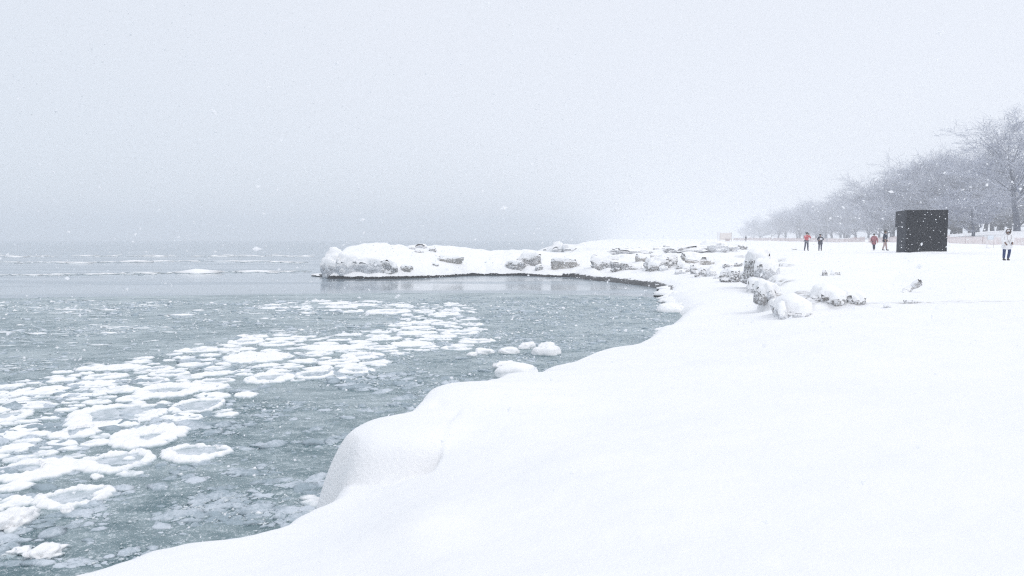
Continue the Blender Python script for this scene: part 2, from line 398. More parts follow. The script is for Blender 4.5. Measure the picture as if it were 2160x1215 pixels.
def height(x, y):
    x = np.asarray(x, float); y = np.asarray(y, float)
    shp = x.shape; x = x.ravel(); y = y.ravel()
    r = np.sqrt(x * x + y * y)
    d = sdist(x, y, SHORE)
    sc = np.clip(r / 12.0, 0.35, 3.0)
    d = d + 0.10 * sc * vnoise(x / (0.9 * sc), y / (0.9 * sc), 0, 3) + 0.05 * sc + 0.03 * sc * vnoise(x / .25, y / .25, 0, 5) * (r < 14)
    H = Hbase(x, y)
    # ledge
    dl = sdist(x, y, LEDGE)
    dl = dl + 0.35 * fbm(x / 1.1, y / 1.1, 0, 21, 3) + 0.15
    tl = np.clip(dl / 0.75, 0, 1)
    fl = np.sqrt(np.clip(1 - (1 - tl) ** 2, 0, 1))
    fade = np.clip((y - 13.5) / 3.0, 0, 1) * np.clip((60 - y) / 12, 0, 1)
    targ = np.clip(1.12 + 0.022 * (y - 16), 1.0, 1.42) + 0.10 * vnoise(x / 3, y / 3, 0, 9)
    targ = np.maximum(targ, H) * 0.85 + 0.15 * H
    H = H + (targ - H) * fl * fade
    ice = np.clip(1 - abs(tl - 0.42) * 2.0, 0, 1) * fade * (dl > -0.1) * (dl < 0.8)
    # undulation
    H = H + 0.05 * fbm(x / 2.6, y / 2.6, 0, 31, 3) * np.clip(r / 8, 0.3, 1) + 0.10 * fbm(x / 9, y / 9, 0, 37, 3) * np.clip((r - 12) / 20, 0, 1)
    H = H + np.where(r < 45, 0.014 * vnoise(x / .55 + 0.4 * y, y / .26, 0, 33) * np.clip(fbm(x / 4, y / 4, 0, 34, 2) + .4, 0, 1) + 0.004 * vnoise(x / .12, y / .10, 0, 35), 0)
    # rubble relief on the breakwater and along the stony shore
    zone = np.exp(-(np.clip(np.abs(y - 53) - 6, 0, 99) / 4) ** 2) * np.clip((20 - x) / 4, 0, 1)
    H = H + zone * (0.16 * np.abs(vnoise(x / 1.3, y / 1.3, 0, 41)) + 0.07 * vnoise(x / .5, y / .5, 0, 43))
    # crack with a small cornice
    dc = sdist(x, y, CRACK, closed=False)
    cxs = np.array([c[0] for c in CRACK]); cys = np.array([c[1] for c in CRACK])
    xc = np.interp(y, cys, cxs)
    side = x - xc
    amp = np.clip((y - cys[0] + .25) / .5, 0, 1) * np.clip((cys[-1] + .1 - y) / .55, 0, 1)
    amp = amp * amp * (3 - 2 * amp)
    H = H - 0.27 * amp * np.where(side < 0, np.exp(-(side / 0.35) ** 2), np.exp(-(side / 0.035) ** 2))
    for c, rr, hh in DENTS: H = H + hh * np.exp(-((x - c.x) ** 2 + (y - c.y) ** 2) / rr ** 2)
    for c, rr, hh in BUMPS: H = H + hh * np.exp(-((x - c.x) ** 2 + (y - c.y) ** 2) / rr ** 2)
    # snow covered boulder at the water's edge
    dcx, dcy, drx, dry, dz0, dh = DOME
    q = ((x - dcx) / drx) ** 2 + ((y - dcy) / dry) ** 2 + 0.10 * vnoise(x * 2.5, y * 2.5, 0, 44)
    dome = dz0 + dh * np.sqrt(np.clip(1 - np.clip(q, 0, 1) ** 1.7, 0, 1))
    dome = np.where(q < 1, dome, -9)
    kk = 0.13; hh_ = np.clip(0.5 + 0.5 * (dome - H) / kk, 0, 1)
    H = H * (1 - hh_) + dome * hh_ + kk * hh_ * (1 - hh_)
    # edge profile
    w = np.clip(0.16 + r * 0.024, 0.24, 1.6)
    w = np.where(r < 35, w, w * np.where(y < 66, 1.0, 2.0))
    t = np.clip(d / w, 0, 1)
    f = np.sqrt(np.clip(1 - (1 - t) ** 2, 0, 1))
    z = -0.35 + (H + 0.35) * f
    z = np.where(d < 0, -0.35 + np.maximum(d, -1.5) * 0.3, z)
    wet = np.clip(1 - (z - 0.02) / np.clip(np.where(x > 3.5, 0.38, np.where(x < -7, .28, .22)) + .06 * vnoise(x * 1.5, y * 1.5, 0, 47), 0.02, .6), 0, 1) * np.clip((r - 30) / 4, 0, 1) * np.clip((75 - r) / 10, 0, 1)
    return z.reshape(shp), d.reshape(shp), ice.reshape(shp), wet.reshape(shp)

front = np.radians(np.linspace(-43, 43, 640))
back = np.radians(np.linspace(43, 317, 60))[1:-1]
ang = np.concatenate([front, back])
rad = np.concatenate([np.geomspace(0.35, 2.2, 24)[:-1], np.geomspace(2.2, 37, 420)[:-1], np.linspace(37, 60, 200)[:-1], np.geomspace(60, 75, 40)[:-1], np.geomspace(75, 1380, 120)])
A, RR = np.meshgrid(ang, rad)
X = np.sin(A) * RR; Y = np.cos(A) * RR
Z, D, ICE, WET = height(X, Y)
nr, na_ = X.shape
ii = np.arange(nr * na_).reshape(nr, na_)
jn = np.roll(np.arange(na_), -1)
F = np.stack([ii[:-1, :], ii[:-1, jn], ii[1:, jn], ii[1:, :]], -1).reshape(-1, 4)[:, ::-1]
keep = (D.ravel()[F] > -0.9).any(1)
F = F[keep]
used = np.unique(F); remap = -np.ones(nr * na_, int); remap[used] = np.arange(len(used))
V = np.stack([X.ravel(), Y.ravel(), Z.ravel()], 1)[used]
# centre cap
me = mesh_np('snow_ground', V, remap[F])
for nm, arr in (('ice', ICE), ('wet', WET)):
    at = me.attributes.new(nm, 'FLOAT', 'POINT'); at.data.foreach_set('value', arr.ravel()[used].astype(np.float32))
tag(link('snow_ground', me, M['land']), kind='structure')

def gz(x, y):
    return float(height(np.array([x]), np.array([y]))[0][0])
def hit(u, v, dmin=3, dmax=300):
    d = ray(u, v); ts = np.geomspace(dmin, dmax, 500)
    x = d.x * ts; y = d.y * ts; z = EYE + d.z * ts
    h = np.maximum(height(x, y)[0], 0)
    k = np.argmax(z < h)
    if not (z < h).any(): k = len(ts) - 1
    return Vector((x[k], y[k], h[k])), float(y[k])

# lake bed sheet + open water
def sheet(name, pts, z, mat):
    me = bpy.data.meshes.new(name); me.from_pydata([(x, y, z) for x, y in pts], [], [list(range(len(pts)))]); me.update()
    return link(name, me, mat)
tag(sheet('lake_water', [(-1390, -300), (1390, -300), (1390, 1400), (-1390, 1400)], 0.0, M['water']), kind='structure')

# slush cover of the bay
eu = [-420, -100, 0, 120, 300, 450, 600, 800, 1000, 1200, 1320, 1420, 1500]
ev = [640, 632, 630, 628, 625, 623.5, 620.5, 618.5, 618, 621, 625, 630, 634]
sa = np.radians(np.linspace(-48, 24, 260))
su = 1080 + 1500 * np.tan(sa)
srow = []
sv = np.interp(su, eu, ev) + 0.5 * vnoise(su / 60, su * 0, 0, 8)
smax = EYE * 1500 / (sv - 505) / np.cos(sa)
tt = np.linspace(0, 1, 240)
RRs = np.exp(np.log(2.0) + tt[:, None] * (np.log(smax) - np.log(2.0))[None, :])
XS = np.sin(sa)[None, :] * RRs; YS = np.cos(sa)[None, :] * RRs
ZS = 0.010 + 0.006 * fbm(XS * 2.2, YS * 4.0, 0, 51, 3) * np.clip(18 / RRs, 0.2, 1)
ZS = np.maximum(ZS, 0.004)
n0, n1 = XS.shape; ii = np.arange(n0 * n1).reshape(n0, n1)
F = np.stack([ii[:-1, :-1], ii[:-1, 1:], ii[1:, 1:], ii[1:, :-1]], -1).reshape(-1, 4)[:, ::-1]
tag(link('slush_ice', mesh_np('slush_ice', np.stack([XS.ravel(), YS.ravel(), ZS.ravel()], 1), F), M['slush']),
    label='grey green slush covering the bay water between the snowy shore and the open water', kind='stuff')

# ================================================================== ice floes
def floe_mesh(seed, ra, rb, hole, h=0.07, lump=1.0, nth=72, off=(0, 0), fill=0.0):
    """snow rim round a sunken pan. hole = share of the radius that the pan takes (0 = solid)."""
    rg = np.random.RandomState(seed)
    th = np.linspace(0, 2 * np.pi, nth, endpoint=False)
    cx, cy = np.cos(th), np.sin(th)
    k = rg.uniform(0, 50)
    lo_ = .10 if hole > 0 else .20
    out_r = 1 + lo_ * vnoise(cx * 1.1 + k, cy * 1.1, k) + (lo_ * .6 + .01) * vnoise(cx * 2.6 + k, cy * 2.6, k, 2) + 0.075 * vnoise(cx * 7 + k, cy * 7, k, 4) + 0.04 * vnoise(cx * 17 + k, cy * 17, k, 5)
    ts = np.array([0.0, .12, .25, .36, .44, .5, .56, .62, .68, .73, .78, .83, .88, .92, .95, .975, 1.0, 1.012])
    T, TH = np.meshgrid(ts, th, indexing='ij')
    rr = T * out_r[None, :]
    x = np.cos(TH) * rr * ra; y = np.sin(TH) * rr * rb
    fl = 1 / max(ra, rb)
    n = fbm(x * 7 + k, y * 7, k, 3, 3)
    edge = np.sqrt(np.clip(1 - np.clip((T - 0.80) / 0.20, 0, 1) ** 2.2, 0, 1))
    z = h * (0.80 + 0.38 * lump * n + 0.16 * vnoise(x * 26 + k, y * 26, k, 9))
    if hole > 0:
        hx = (x / ra - off[0]); hy = (y / rb - off[1])
        rh = np.sqrt(hx ** 2 + hy ** 2) / (1.28 * hole * (1 + 0.28 * vnoise(np.arctan2(hy, hx) * 1.5 + k, hx * 2, k, 6) + 0.12 * n))
        s = np.clip((rh - 0.86) / 0.20, 0, 1); s = s * s * (3 - 2 * s)
        z = z * (1.15 * s) + (-0.012) * (1 - s) + fill * (n > 0.35) * 0.03
        z = z * (1 - 0.12 * np.clip((T - .7) / .2, 0, 1))
    else:
        z = z * (1 - 0.28 * T ** 2)
    z = z * edge - (1 - edge) * 0.03
    z[-1] = -0.05
    V = np.stack([x.ravel(), y.ravel(), z.ravel()], 1)
    a = np.arange(len(ts) * nth).reshape(len(ts), nth)
    F = np.stack([a[:-1, :], np.roll(a[:-1], -1, 1), np.roll(a[1:], -1, 1), a[1:, :]], -1).reshape(-1, 4)[:, ::-1]
    me = mesh_np('ice_floe', V, F)
    pan = None
    if hole > 0:
        rp = min(hole * 1.5, 0.86)
        px = (np.cos(th) * rp + off[0] * .8) * ra * .98; py = (np.sin(th) * rp + off[1] * .8) * rb * .98
        V2 = np.concatenate([[[off[0] * ra, off[1] * rb, 0.012]], np.stack([px, py, np.full(nth, .010)], 1)])
        F2 = np.array([[0, 1 + i, 1 + (i + 1) % nth] for i in range(nth)])
        pan = mesh_np('ice_pan', V2, F2)
    return me, pan

RZ = 0.014
NAMED = [  # u, v, w, h in photo pixels, hole, offset, tilt, label
    (155, 1050, 158, 56, .52, (0, .05), 18, 'ragged white rimmed ice floe with grey pan and a loose chunk at its near edge'),
    (410, 958, 155, 40, .50, (.05, .15), -3, 'ring shaped ice floe lying farthest toward the shore, with thick snowy near rim'),
    (245, 974, 168, 56, .46, (.05, 0), 14, 'round ice floe with grey pan holding a small white lump'),
    (72, 994, 172, 56, .38, (-.35, .0), 8, 'wide ice floe with a small grey pan, touching the round ringed floe'),
    (312, 920, 155, 58, .24, (.1, -.15), 10, 'broad snow heaped ice floe with a small slit of grey ice'),
    (243, 878, 205, 60, .58, (.12, .05), 22, 'largest ice floe, long and tilted, with a wide grey pan'),
    (416, 857, 112, 34, .58, (0, 0), 4, 'thin rimmed oval ice floe with a clean grey pan'),
    (163, 912, 98, 36, .36, (0, 0), 12, 'small ice floe with narrow grey pan below the largest floe'),
    (357, 824, 145, 36, .40, (-.05, -.1), 16, 'slanting long ice floe with a slim grey pan above the thin rimmed floe'),
    (545, 754, 160, 26, 0, (0, 0), 6, 'big flat solid white ice floe at the back of the floe field'),
    (568, 799, 102, 24, .48, (0, 0), 0, 'oval ice floe with grey centre below the big flat floe'),
    (664, 791, 88, 20, .55, (0, 0), 0, 'thin ring floe beside slush, rightmost of the ringed floes'),
    (14, 924, 66, 46, 0, (0, 0), -8, 'solid white ice floe cut by the photo edge'),
    (28, 948, 80, 22, 0, (0, 0), 8, 'flat solid ice floe lying under the one cut by the photo edge'),
    (200, 936, 64, 18, 0, (0, 0), 6, 'small smooth spindle shaped ice floe between the ringed floes'),
    (24, 1030, 95, 20, 0, (0, 0), 12, 'narrow crumbling ice floe at the left, above the grey shaggy one'),
    (33, 1062, 72, 28, .0, (0, 0), 6, 'shaggy half sunk ice floe left of the ragged rimmed floe'),
    (55, 905, 62, 20, 0, (0, 0), 2, 'smooth white ice floe wedged between two bigger floes at the left'),
    (20, 880, 84, 34, .42, (-.2, 0), 6, 'ice floe with bluish pan above the solid white one at left'),
    (92, 825, 110, 20, 0, (0, 0), 8, 'pointed white ice floe heaped at the back left of the field'),
    (200, 812, 110, 16, 0, (0, 0), 4, 'long lens shaped white ice floe behind the largest floe'),
    (282, 842, 70, 14, 0, (0, 0), 3, 'slim white ice floe just above the tip of the largest floe'),
    (320, 873, 62, 20, 0, (0, 0), 6, 'curved lump of white ice beside the tip of the largest floe'),
    (22, 835, 60, 12, 0, (0, 0), 0, 'thin flat ice floe at the left edge of the field'),
    (448, 818, 70, 16, 0, (0, 0), 14, 'tapered white ice floe right of the slanting long floe'),
    (520, 834, 50, 12, 0, (0, 0), 10, 'lone small flat ice floe off the field in grey slush'),
    (520, 722, 78, 11, .5, (0, 0), 6, 'faint thin ringed floe at the far edge of the field'),
    (700, 735, 150, 12, 0, (0, 0), 4, 'long white floe strip right of the big flat floe'),
    (765, 752, 90, 16, .35, (0, 0), 0, 'low pale floe with a grey slit in the middle of the far field'),
    (870, 726, 100, 13, 0, (0, 0), -4, 'long white floe at the right end of the far field'),
]
# cluster between: (also named for the few that stand out); the rest are alike
def world_floe(u, v, w, h):
    c = P(u, v, RZ)
    ra = w * c.y / 1500 / 2
    rb = (P(u, v - h / 2, RZ).y - P(u, v + h / 2, RZ).y) / 2
    return c, ra, max(rb, 0.05)
placed = []
def add_floe(seed, c, ra, rb, hole, off, rz, label, group, h=None, nth=72):
    hh = h if h else 0.048 + 0.03 * min(1.0, ra)
    fm, pm = floe_mesh(seed, ra, rb, hole, hh, nth=nth, off=off)
    o = link('ice_floe', fm, M['floe'], loc=(c.x, c.y, RZ * 0.3), rz=rz)
    tag(o, label, 'ice floe', group)
    if pm: link('ice_pan', pm, M['pan'], parent=o, loc=(0, 0, 0))
    placed.append((c.x, c.y, ra, rb))
    return o
for i, (u, v, w, h, hole, off, tilt, lab) in enumerate(NAMED):
    c, ra, rb = world_floe(u, v, w, h)
    # the height of the rim takes a share of the height seen
    rb *= 0.93
    add_floe(100 + i, c, ra, rb, hole, off, R(tilt * 0.9), lab, 'ice floes drifting in the bay', nth=150)
# small lumps resting on two floes
BAND = [(-60, 822), (0, 812), (120, 786), (240, 762), (380, 744), (470, 722), (520, 708), (620, 705), (700, 712), (760, 698), (830, 690), (850, 662), (900, 650), (990, 650), (1005, 700),
        (1010, 738), (900, 742), (820, 750), (800, 782), (740, 800), (620, 808), (600, 795), (490, 800), (480, 850), (480, 880), (330, 905), (300, 1000), (130, 1005), (-60, 1090)]
BANDB = [(560, 641), (700, 633), (1000, 640), (1010, 664), (880, 668), (700, 657), (560, 657)]
rg = random.Random(5)
pool = []
def inside_px(x, y, poly):
    u, v = to_px(x, y, RZ)
    return sdist(np.array([u]), np.array([v]), poly)[0] > 0
cnt = 0; tries = 0; FILL = []
SMALL = {}
while cnt < 268 and tries < 60000:
    tries += 1
    second = tries % 9 == 0 and sum(1 for q in FILL if q[0]['group'].endswith('far strip')) < 60
    if second:
        u, v = rg.uniform(560, 1010), rg.uniform(635, 668); poly = BANDB
    else:
        u, v = rg.uniform(-60, 1010), rg.uniform(650, 1090); poly = BAND
    if sdist(np.array([u]), np.array([v]), poly)[0] < 1: continue
    c = P(u, v, RZ)
    if rg.random() > (c.y / 14) ** 1.0 + 0.15: continue
    D0 = rg.choice((.14, .2, .28, .38, .46)) if cnt > 90 else rg.choice((.3, .4, .5)) if not second else rg.choice((.2, .3, .45, .7))
    ra = D0 * rg.uniform(.8, 1.25); rb = ra * rg.uniform(.45, .85)
    ok = True
    for (x, y, a, b) in placed:
        dx = (c.x - x) / (a + ra); dy = (c.y - y) / (b + rb)
        if dx * dx + dy * dy < .88: ok = False; break
    if not ok: continue
    if u > 700 and not second: gl = ('small snow covered ice floe in the thinning far end of the floe field', 'small ice floes at the thinning end of the field')
    elif second: gl = ('small flat ice floe in the far strip of floes near the open water', 'small ice floes in the far strip')
    else: gl = ('small snow covered ice floe packed between the larger floes of the main field', 'small ice floes packed between the larger ones')
    hole = rg.uniform(.35, .6) if (ra > .38 and rg.random() < .6) else 0
    fo_ = add_floe(1000 + cnt, c, ra, rb, hole, (0, 0), rg.uniform(-.3, .5), gl[0], gl[1], nth=48, h=0.036 + 0.05 * ra)
    FILL.append((fo_, placed[-1])); cnt += 1

SHORT = ['the ragged rimmed floe', 'the ring shaped floe nearest the shore', 'the round floe with the white lump', 'the wide floe with the small pan', 'the snow heaped broad floe', 'the largest ringed floe',
         'the thin rimmed oval floe', 'the narrow pan floe', 'the slanting long floe', 'the big flat solid floe', 'the oval floe with grey centre', 'the rightmost thin ring floe', 'the solid floe at the photo edge', None, 'the smooth spindle floe',
         None, 'the shaggy half sunk floe', None, None, 'the pointed heaped floe', 'the lens shaped floe', None, None, None, 'the tapered floe', 'the lone small flat floe', 'the faint ringed floe', 'the long white strip floe', 'the far floe with grey slit', 'the floe at the far right end']
cand = {}
for o, (x, y, a, b) in FILL:
    best = min((i for i in range(len(NAMED)) if SHORT[i]), key=lambda i: (placed[i][0] - x) ** 2 + ((placed[i][1] - y) * .6) ** 2)
    px_, py_ = placed[best][0], placed[best][1]
    dx, dy = x - px_, y - py_
    rel = ('back right of' if dx > 0 else 'back left of') if dy > abs(dx) * .6 else ('front right of' if dx > 0 else 'front left of') if dy < -abs(dx) * .6 else ('right of' if dx > 0 else 'left of')
    cand.setdefault((best, rel), []).append((math.hypot(dx, dy), o, a, b))
ORD = ['nearest', 'second', 'third', 'fourth', 'fifth', 'sixth', 'seventh', 'eighth', 'ninth', 'tenth', 'eleventh', 'twelfth', 'thirteenth', 'fourteenth', 'fifteenth', 'sixteenth', 'seventeenth', 'eighteenth', 'nineteenth', 'twentieth', 'twenty-first', 'twenty-second', 'twenty-third', 'twenty-fourth', 'twenty-fifth', 'twenty-sixth', 'twenty-seventh', 'twenty-eighth', 'twenty-ninth', 'thirtieth', 'thirty-first', 'thirty-second', 'thirty-third', 'thirty-fourth', 'thirty-fifth']
far = sorted([q for q in FILL if q[0]['group'] == 'small ice floes in the far strip'], key=lambda q: q[1][0] / q[1][1])
for i_, (o, pl) in enumerate(far):
    left = i_ < len(far) / 2; n_ = i_ if left else len(far) - 1 - i_
    if n_ < len(ORD):
        o['label'] = f"small flat floe of the far strip, {ORD[n_].replace('nearest', 'first')} from its {'left' if left else 'right'} end"
for kk_ in list(cand):
    cand[kk_] = [q for q in cand[kk_] if q[1]['group'] != 'small ice floes in the far strip']
for (best, rel), lst in cand.items():
    lst.sort(key=lambda q: q[0])
    for k, (_, o, a, b) in enumerate(lst):
        shape = ('ringed' if len(o.children) else 'long' if a > 1.75 * b else 'oval')
        size = 'small' if a > .3 else 'tiny'
        if k < len(ORD): o['label'] = f"{size} {shape} floe, {ORD[k]} {rel} {SHORT[best]}" if len(lst) > 1 else f"{size} {shape} white floe {rel} {SHORT[best]}"

# ---------------- brash: lumps and crumbs of slush (nobody could count them)
def lump_variants(n=7, sub=2):
    res = []
    for i in range(n):
        bm = bmesh.new(); bmesh.ops.create_icosphere(bm, subdivisions=sub, radius=1.0)
        v = np.array([q.co[:] for q in bm.verts]); f = np.array([[w.index for w in q.verts] for q in bm.faces]); bm.free()
        d = 1 + 0.5 * vnoise(v[:, 0] * 1.3 + 9 * i, v[:, 1] * 1.3, v[:, 2] * 1.3 + i, 60) + 0.25 * vnoise(v[:, 0] * 3 + 9 * i, v[:, 1] * 3, v[:, 2] * 3, 61)
        res.append((v * d[:, None], f))
    return res
LV = lump_variants()
LV1 = lump_variants(7, 1)
rs = np.random.RandomState(3)
def scatter(name, pts, sizes, flat, variants, mat, label, elong=1.4, rot=None):
    Vs, Fs = [], []; off = 0
    for k in range(len(variants)):
        sel = np.where(np.arange(len(pts)) % len(variants) == k)[0]
        if len(sel) == 0: continue
        v, f = variants[k]
        th = rs.uniform(-0.5, 0.9, len(sel)) if rot is None else np.full(len(sel), rot)
        s = sizes[sel]
        el = rs.uniform(1, elong, len(sel))
        x = v[None, :, 0] * (s * el)[:, None]; y = v[None, :, 1] * s[:, None]; z = v[None, :, 2] * (s * flat[sel])[:, None]
        X_ = x * np.cos(th)[:, None] - y * np.sin(th)[:, None] + pts[sel, 0][:, None]
        Y_ = x * np.sin(th)[:, None] + y * np.cos(th)[:, None] + pts[sel, 1][:, None]
        Z_ = z + pts[sel, 2][:, None]
        Vs.append(np.stack([X_, Y_, Z_], -1).reshape(-1, 3))
        F_ = f[None] + (np.arange(len(sel)) * len(v))[:, None, None] + off
        Fs.append(F_.reshape(-1, 3)); off += len(sel) * len(v)
    o = link(name, mesh_np(name, np.concatenate(Vs), np.concatenate(Fs)), mat)
    return tag(o, label, kind='stuff')
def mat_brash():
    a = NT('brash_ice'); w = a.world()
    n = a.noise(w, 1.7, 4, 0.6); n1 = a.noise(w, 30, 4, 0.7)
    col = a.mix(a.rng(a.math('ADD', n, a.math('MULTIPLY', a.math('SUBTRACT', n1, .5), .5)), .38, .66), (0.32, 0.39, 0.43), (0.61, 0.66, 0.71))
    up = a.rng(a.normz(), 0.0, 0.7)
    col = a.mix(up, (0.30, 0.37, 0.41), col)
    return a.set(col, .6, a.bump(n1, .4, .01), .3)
M['brash'] = mat_brash()
def bay_points(n, ulo, uhi, vlo, vhi, clump=True, vpow=1.0):
    res = []
    while len(res) < n:
        m = n * 3
        u = rs.uniform(ulo, uhi, m); v = vlo + (vhi - vlo) * rs.uniform(0, 1, m) ** vpow
        y = EYE * 1500 / (v - 505.0); x = (u - 1080) / 1500 * y
        if clump:
            c = fbm(x * 0.8, y * 1.2, 0, 70, 3); dens = np.clip(0.35 + 0.9 * c, 0.04, 1)
        else: dens = np.ones(m)
        k = rs.uniform(0, 1, m) < dens
        d = sdist(x, y, SHORE)
        k &= d < -0.05
        for a, b in zip(x[k], y[k]): res.append((a, b, 0.0))
    return np.array(res[:n])
pts = bay_points(6500, -60, 1420, 636, 1215, True, 1.25)
dist = pts[:, 1]
siz = (0.012 + 0.0022 * dist) * rs.lognormal(0, .45, len(pts))
siz *= np.where(dist > 14, 0.62, 1.0)
pts[:, 2] = siz * 0.0 + 0.006
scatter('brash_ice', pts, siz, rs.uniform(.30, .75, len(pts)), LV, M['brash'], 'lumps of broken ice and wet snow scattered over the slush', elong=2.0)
# strewn flat crumbs in the bluish water left of the band
pts = bay_points(900, -60, 820, 632, 790, True, 1.0)
siz = (0.0021 * pts[:, 1]) * rs.lognormal(0, .5, len(pts)); pts[:, 2] = 0.012
scatter('drifting_crumbs', pts, siz, rs.uniform(.12, .3, len(pts)), LV, M['floe'], 'flat white crumbs of ice drifting over the dark part of the bay', elong=2.6, rot=0.12)
pts = bay_points(9000, -60, 1420, 636, 1215, True, 1.15)
siz = (0.00095 * pts[:, 1] + 0.0012) * rs.lognormal(0, .4, len(pts)); pts[:, 2] = 0.014
scatter('ice_crumbs', pts, siz, rs.uniform(.5, .9, len(pts)), LV1, M['floe'], 'tiny crumbs of white ice peppered over the slush', elong=1.6)
# finer brash toward the inner bay, thinning out gradually to the left
pts = bay_points(24000, 0, 1430, 628, 1000, False, 1.25)
ug = 1080 + 1500 * pts[:, 0] / pts[:, 1]
pts = pts[rs.uniform(0, 1, len(pts)) < np.clip((ug - 700) / 420, 0.16, 1) ** 1.3]
siz = 0.00098 * pts[:, 1] * rs.lognormal(0, .45, len(pts)); pts[:, 2] = 0.010
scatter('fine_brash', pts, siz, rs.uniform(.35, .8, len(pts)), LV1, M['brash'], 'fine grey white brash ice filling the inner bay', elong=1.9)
# little shelves and lumps of ice along the near shore edge
es = []
for k_ in range(0, 26):
    a_, b_ = SHORE[k_], SHORE[k_ + 1]
    L_ = math.hypot(b_[0] - a_[0], b_[1] - a_[1]); nrm_ = (-(b_[1] - a_[1]) / (L_ + 1e-9), (b_[0] - a_[0]) / (L_ + 1e-9))
    for _ in range(int(L_ * 5) + 1):
        t_ = rs.uniform(); o_ = rs.uniform(-.02, .16)
        es.append((a_[0] + (b_[0] - a_[0]) * t_ + nrm_[0] * o_, a_[1] + (b_[1] - a_[1]) * t_ + nrm_[1] * o_, .01))
es = np.array(es)
scatter('shore_ice', es, (0.02 + .004 * es[:, 1]) * rs.lognormal(0, .45, len(es)), rs.uniform(.3, .8, len(es)), LV, M['floe'], 'small lumps and shelves of ice along the near edge of the snow bank', elong=2.2)
# thin far lines of drift ice on the open water
def far_line(n, ulo, uhi, vf, thick):
    u = rs.uniform(ulo, uhi, n); v = vf(u) + rs.normal(0, thick, n)
    y = EYE * 1500 / (v - 505.0); x = (u - 1080) / 1500 * y
    return np.stack([x, y, np.full(n, .01)], 1)
pts = np.concatenate([far_line(230, -80, 650, lambda u: 581 - 0.013 * u, 1.1), far_line(150, -80, 640, lambda u: 552 + 0.002 * u + 2 * np.sin(u / 90), 0.8), far_line(140, -80, 660, lambda u: 540 + 0 * u, 1.2)])
siz = pts[:, 1] * 0.0028 * rs.lognormal(0, .5, len(pts))
scatter('drift_ice', pts, siz, rs.uniform(.10, .25, len(pts)), LV1, M['floe'], 'thin broken lines of drift ice far out on the open lake', elong=4, rot=0.03)

# ================================================================== rocks and ice boulders
def rock_mesh(seed, sx, sy, sz, boxy=0.4, rough=0.22, flute=0.0, sub=4):
    bm = bmesh.new(); bmesh.ops.create_icosphere(bm, subdivisions=sub, radius=1.0)
    v = np.array([q.co[:] for q in bm.verts]); f = np.array([[w.index for w in q.verts] for q in bm.faces]); bm.free()
    p = 2 + boxy * 2.6
    v = v / (np.sum(np.abs(v) ** p, 1) ** (1 / p))[:, None]
    k = seed * 3.17
    n = vnoise(v[:, 0] * 1.1 + k, v[:, 1] * 1.1, v[:, 2] * 1.1, 80) * rough * 1.2 + np.abs(vnoise(v[:, 0] * 2.7 + k, v[:, 1] * 2.7, v[:, 2] * 2.7, 81)) * rough * .8 + vnoise(v[:, 0] * 7 + k, v[:, 1] * 7, v[:, 2] * 7, 82) * rough * .25
    if flute:
        th = np.arctan2(v[:, 1], v[:, 0])
        n = n + flute * vnoise(np.cos(th) * 5 + k, np.sin(th) * 5, v[:, 2] * .7, 83) * np.clip(1.2 - v[:, 2], 0, 1)
    v = v * (1 + n)[:, None]
    return v * np.array([sx, sy, sz]), f
def snow_cap(v, f, th, thr=0.25):
    """the snow that lies on a stone: its upper faces, lifted and rounded."""
    me0 = mesh_np('t', v, f); nrm = np.zeros((len(v), 3), np.float32); me0.vertex_normals.foreach_get('vector', nrm.ravel()) if False else None
    a = v[f[:, 1]] - v[f[:, 0]]; b = v[f[:, 2]] - v[f[:, 0]]; fn = np.cross(a, b)
    vn = np.zeros_like(v)
    for k in range(3): np.add.at(vn, f[:, k], fn)
    vn /= (np.linalg.norm(vn, axis=1)[:, None] + 1e-9)
    bpy.data.meshes.remove(me0)
    zs = v[:, 2]; zt = zs.max()
    w = np.clip((vn[:, 2] - thr + .12 * vnoise(v[:, 0] * 5 + 3, v[:, 1] * 5, v[:, 2] * 5, 91)) / 0.35, -0.45, 1)
    w = np.minimum(w, (zs / zt + 0.12) / 0.35 - 0.45)
    keepf = (w[f] > -0.44).all(1)
    if keepf.sum() < 10: return None
    vv = v + vn * (th * w)[:, None] * 0.6; vv[:, 2] += th * w * 0.8
    us = np.unique(f[keepf]); rm = -np.ones(len(v), int); rm[us] = np.arange(len(us))
    return mesh_np('snow_cap', vv[us], rm[f[keepf]])
rock_i = 0
def rock(u, vb, w, h, mat, label, group=None, name='rock', cat='rock', boxy=.4, rough=.22, flute=0.0, depth=0.8, cap=True, sub=4, rz=0.0, at=None, tilt=0.0, capk=.10, sink=.35, thr=.25):
    """u centre, vb base line, w and h as they measure in the photo"""
    global rock_i
    rock_i += 1
    if at is None: p, d = hit(u, vb)
    else: p = Vector(at); d = p.y
    W = w * d / 1500; Hh = h * d / 1500
    sx = W / 2; sz = Hh / (2 - 2 * sink) * 1.0; sy = sx * depth
    rr_ = random.Random(rock_i)
    if name == 'rock' and w > 12: rough *= 1.35; sz *= 1.06; rz = rz + rr_.uniform(-.35, .35); tilt += rr_.uniform(-.12, .12)
    v, f = rock_mesh(rock_i * 7, sx, sy, sz, boxy, rough, flute, sub)
    o = link(name, mesh_np(name, v, f), M[mat], loc=(p.x, p.y + sy * .7, p.z + sz * (1 - 2 * sink)))
    o.rotation_euler = (0, tilt, rz)
    tag(o, label, cat, group)
    if cap:
        c = snow_cap(v, f, .7 * capk * max(sz * 1.6, sx * .5) + .02, thr)
        if c: link('snow_cap', c, M['snow'], parent=o)
    return o
RS = 'rocks along the breakwater'
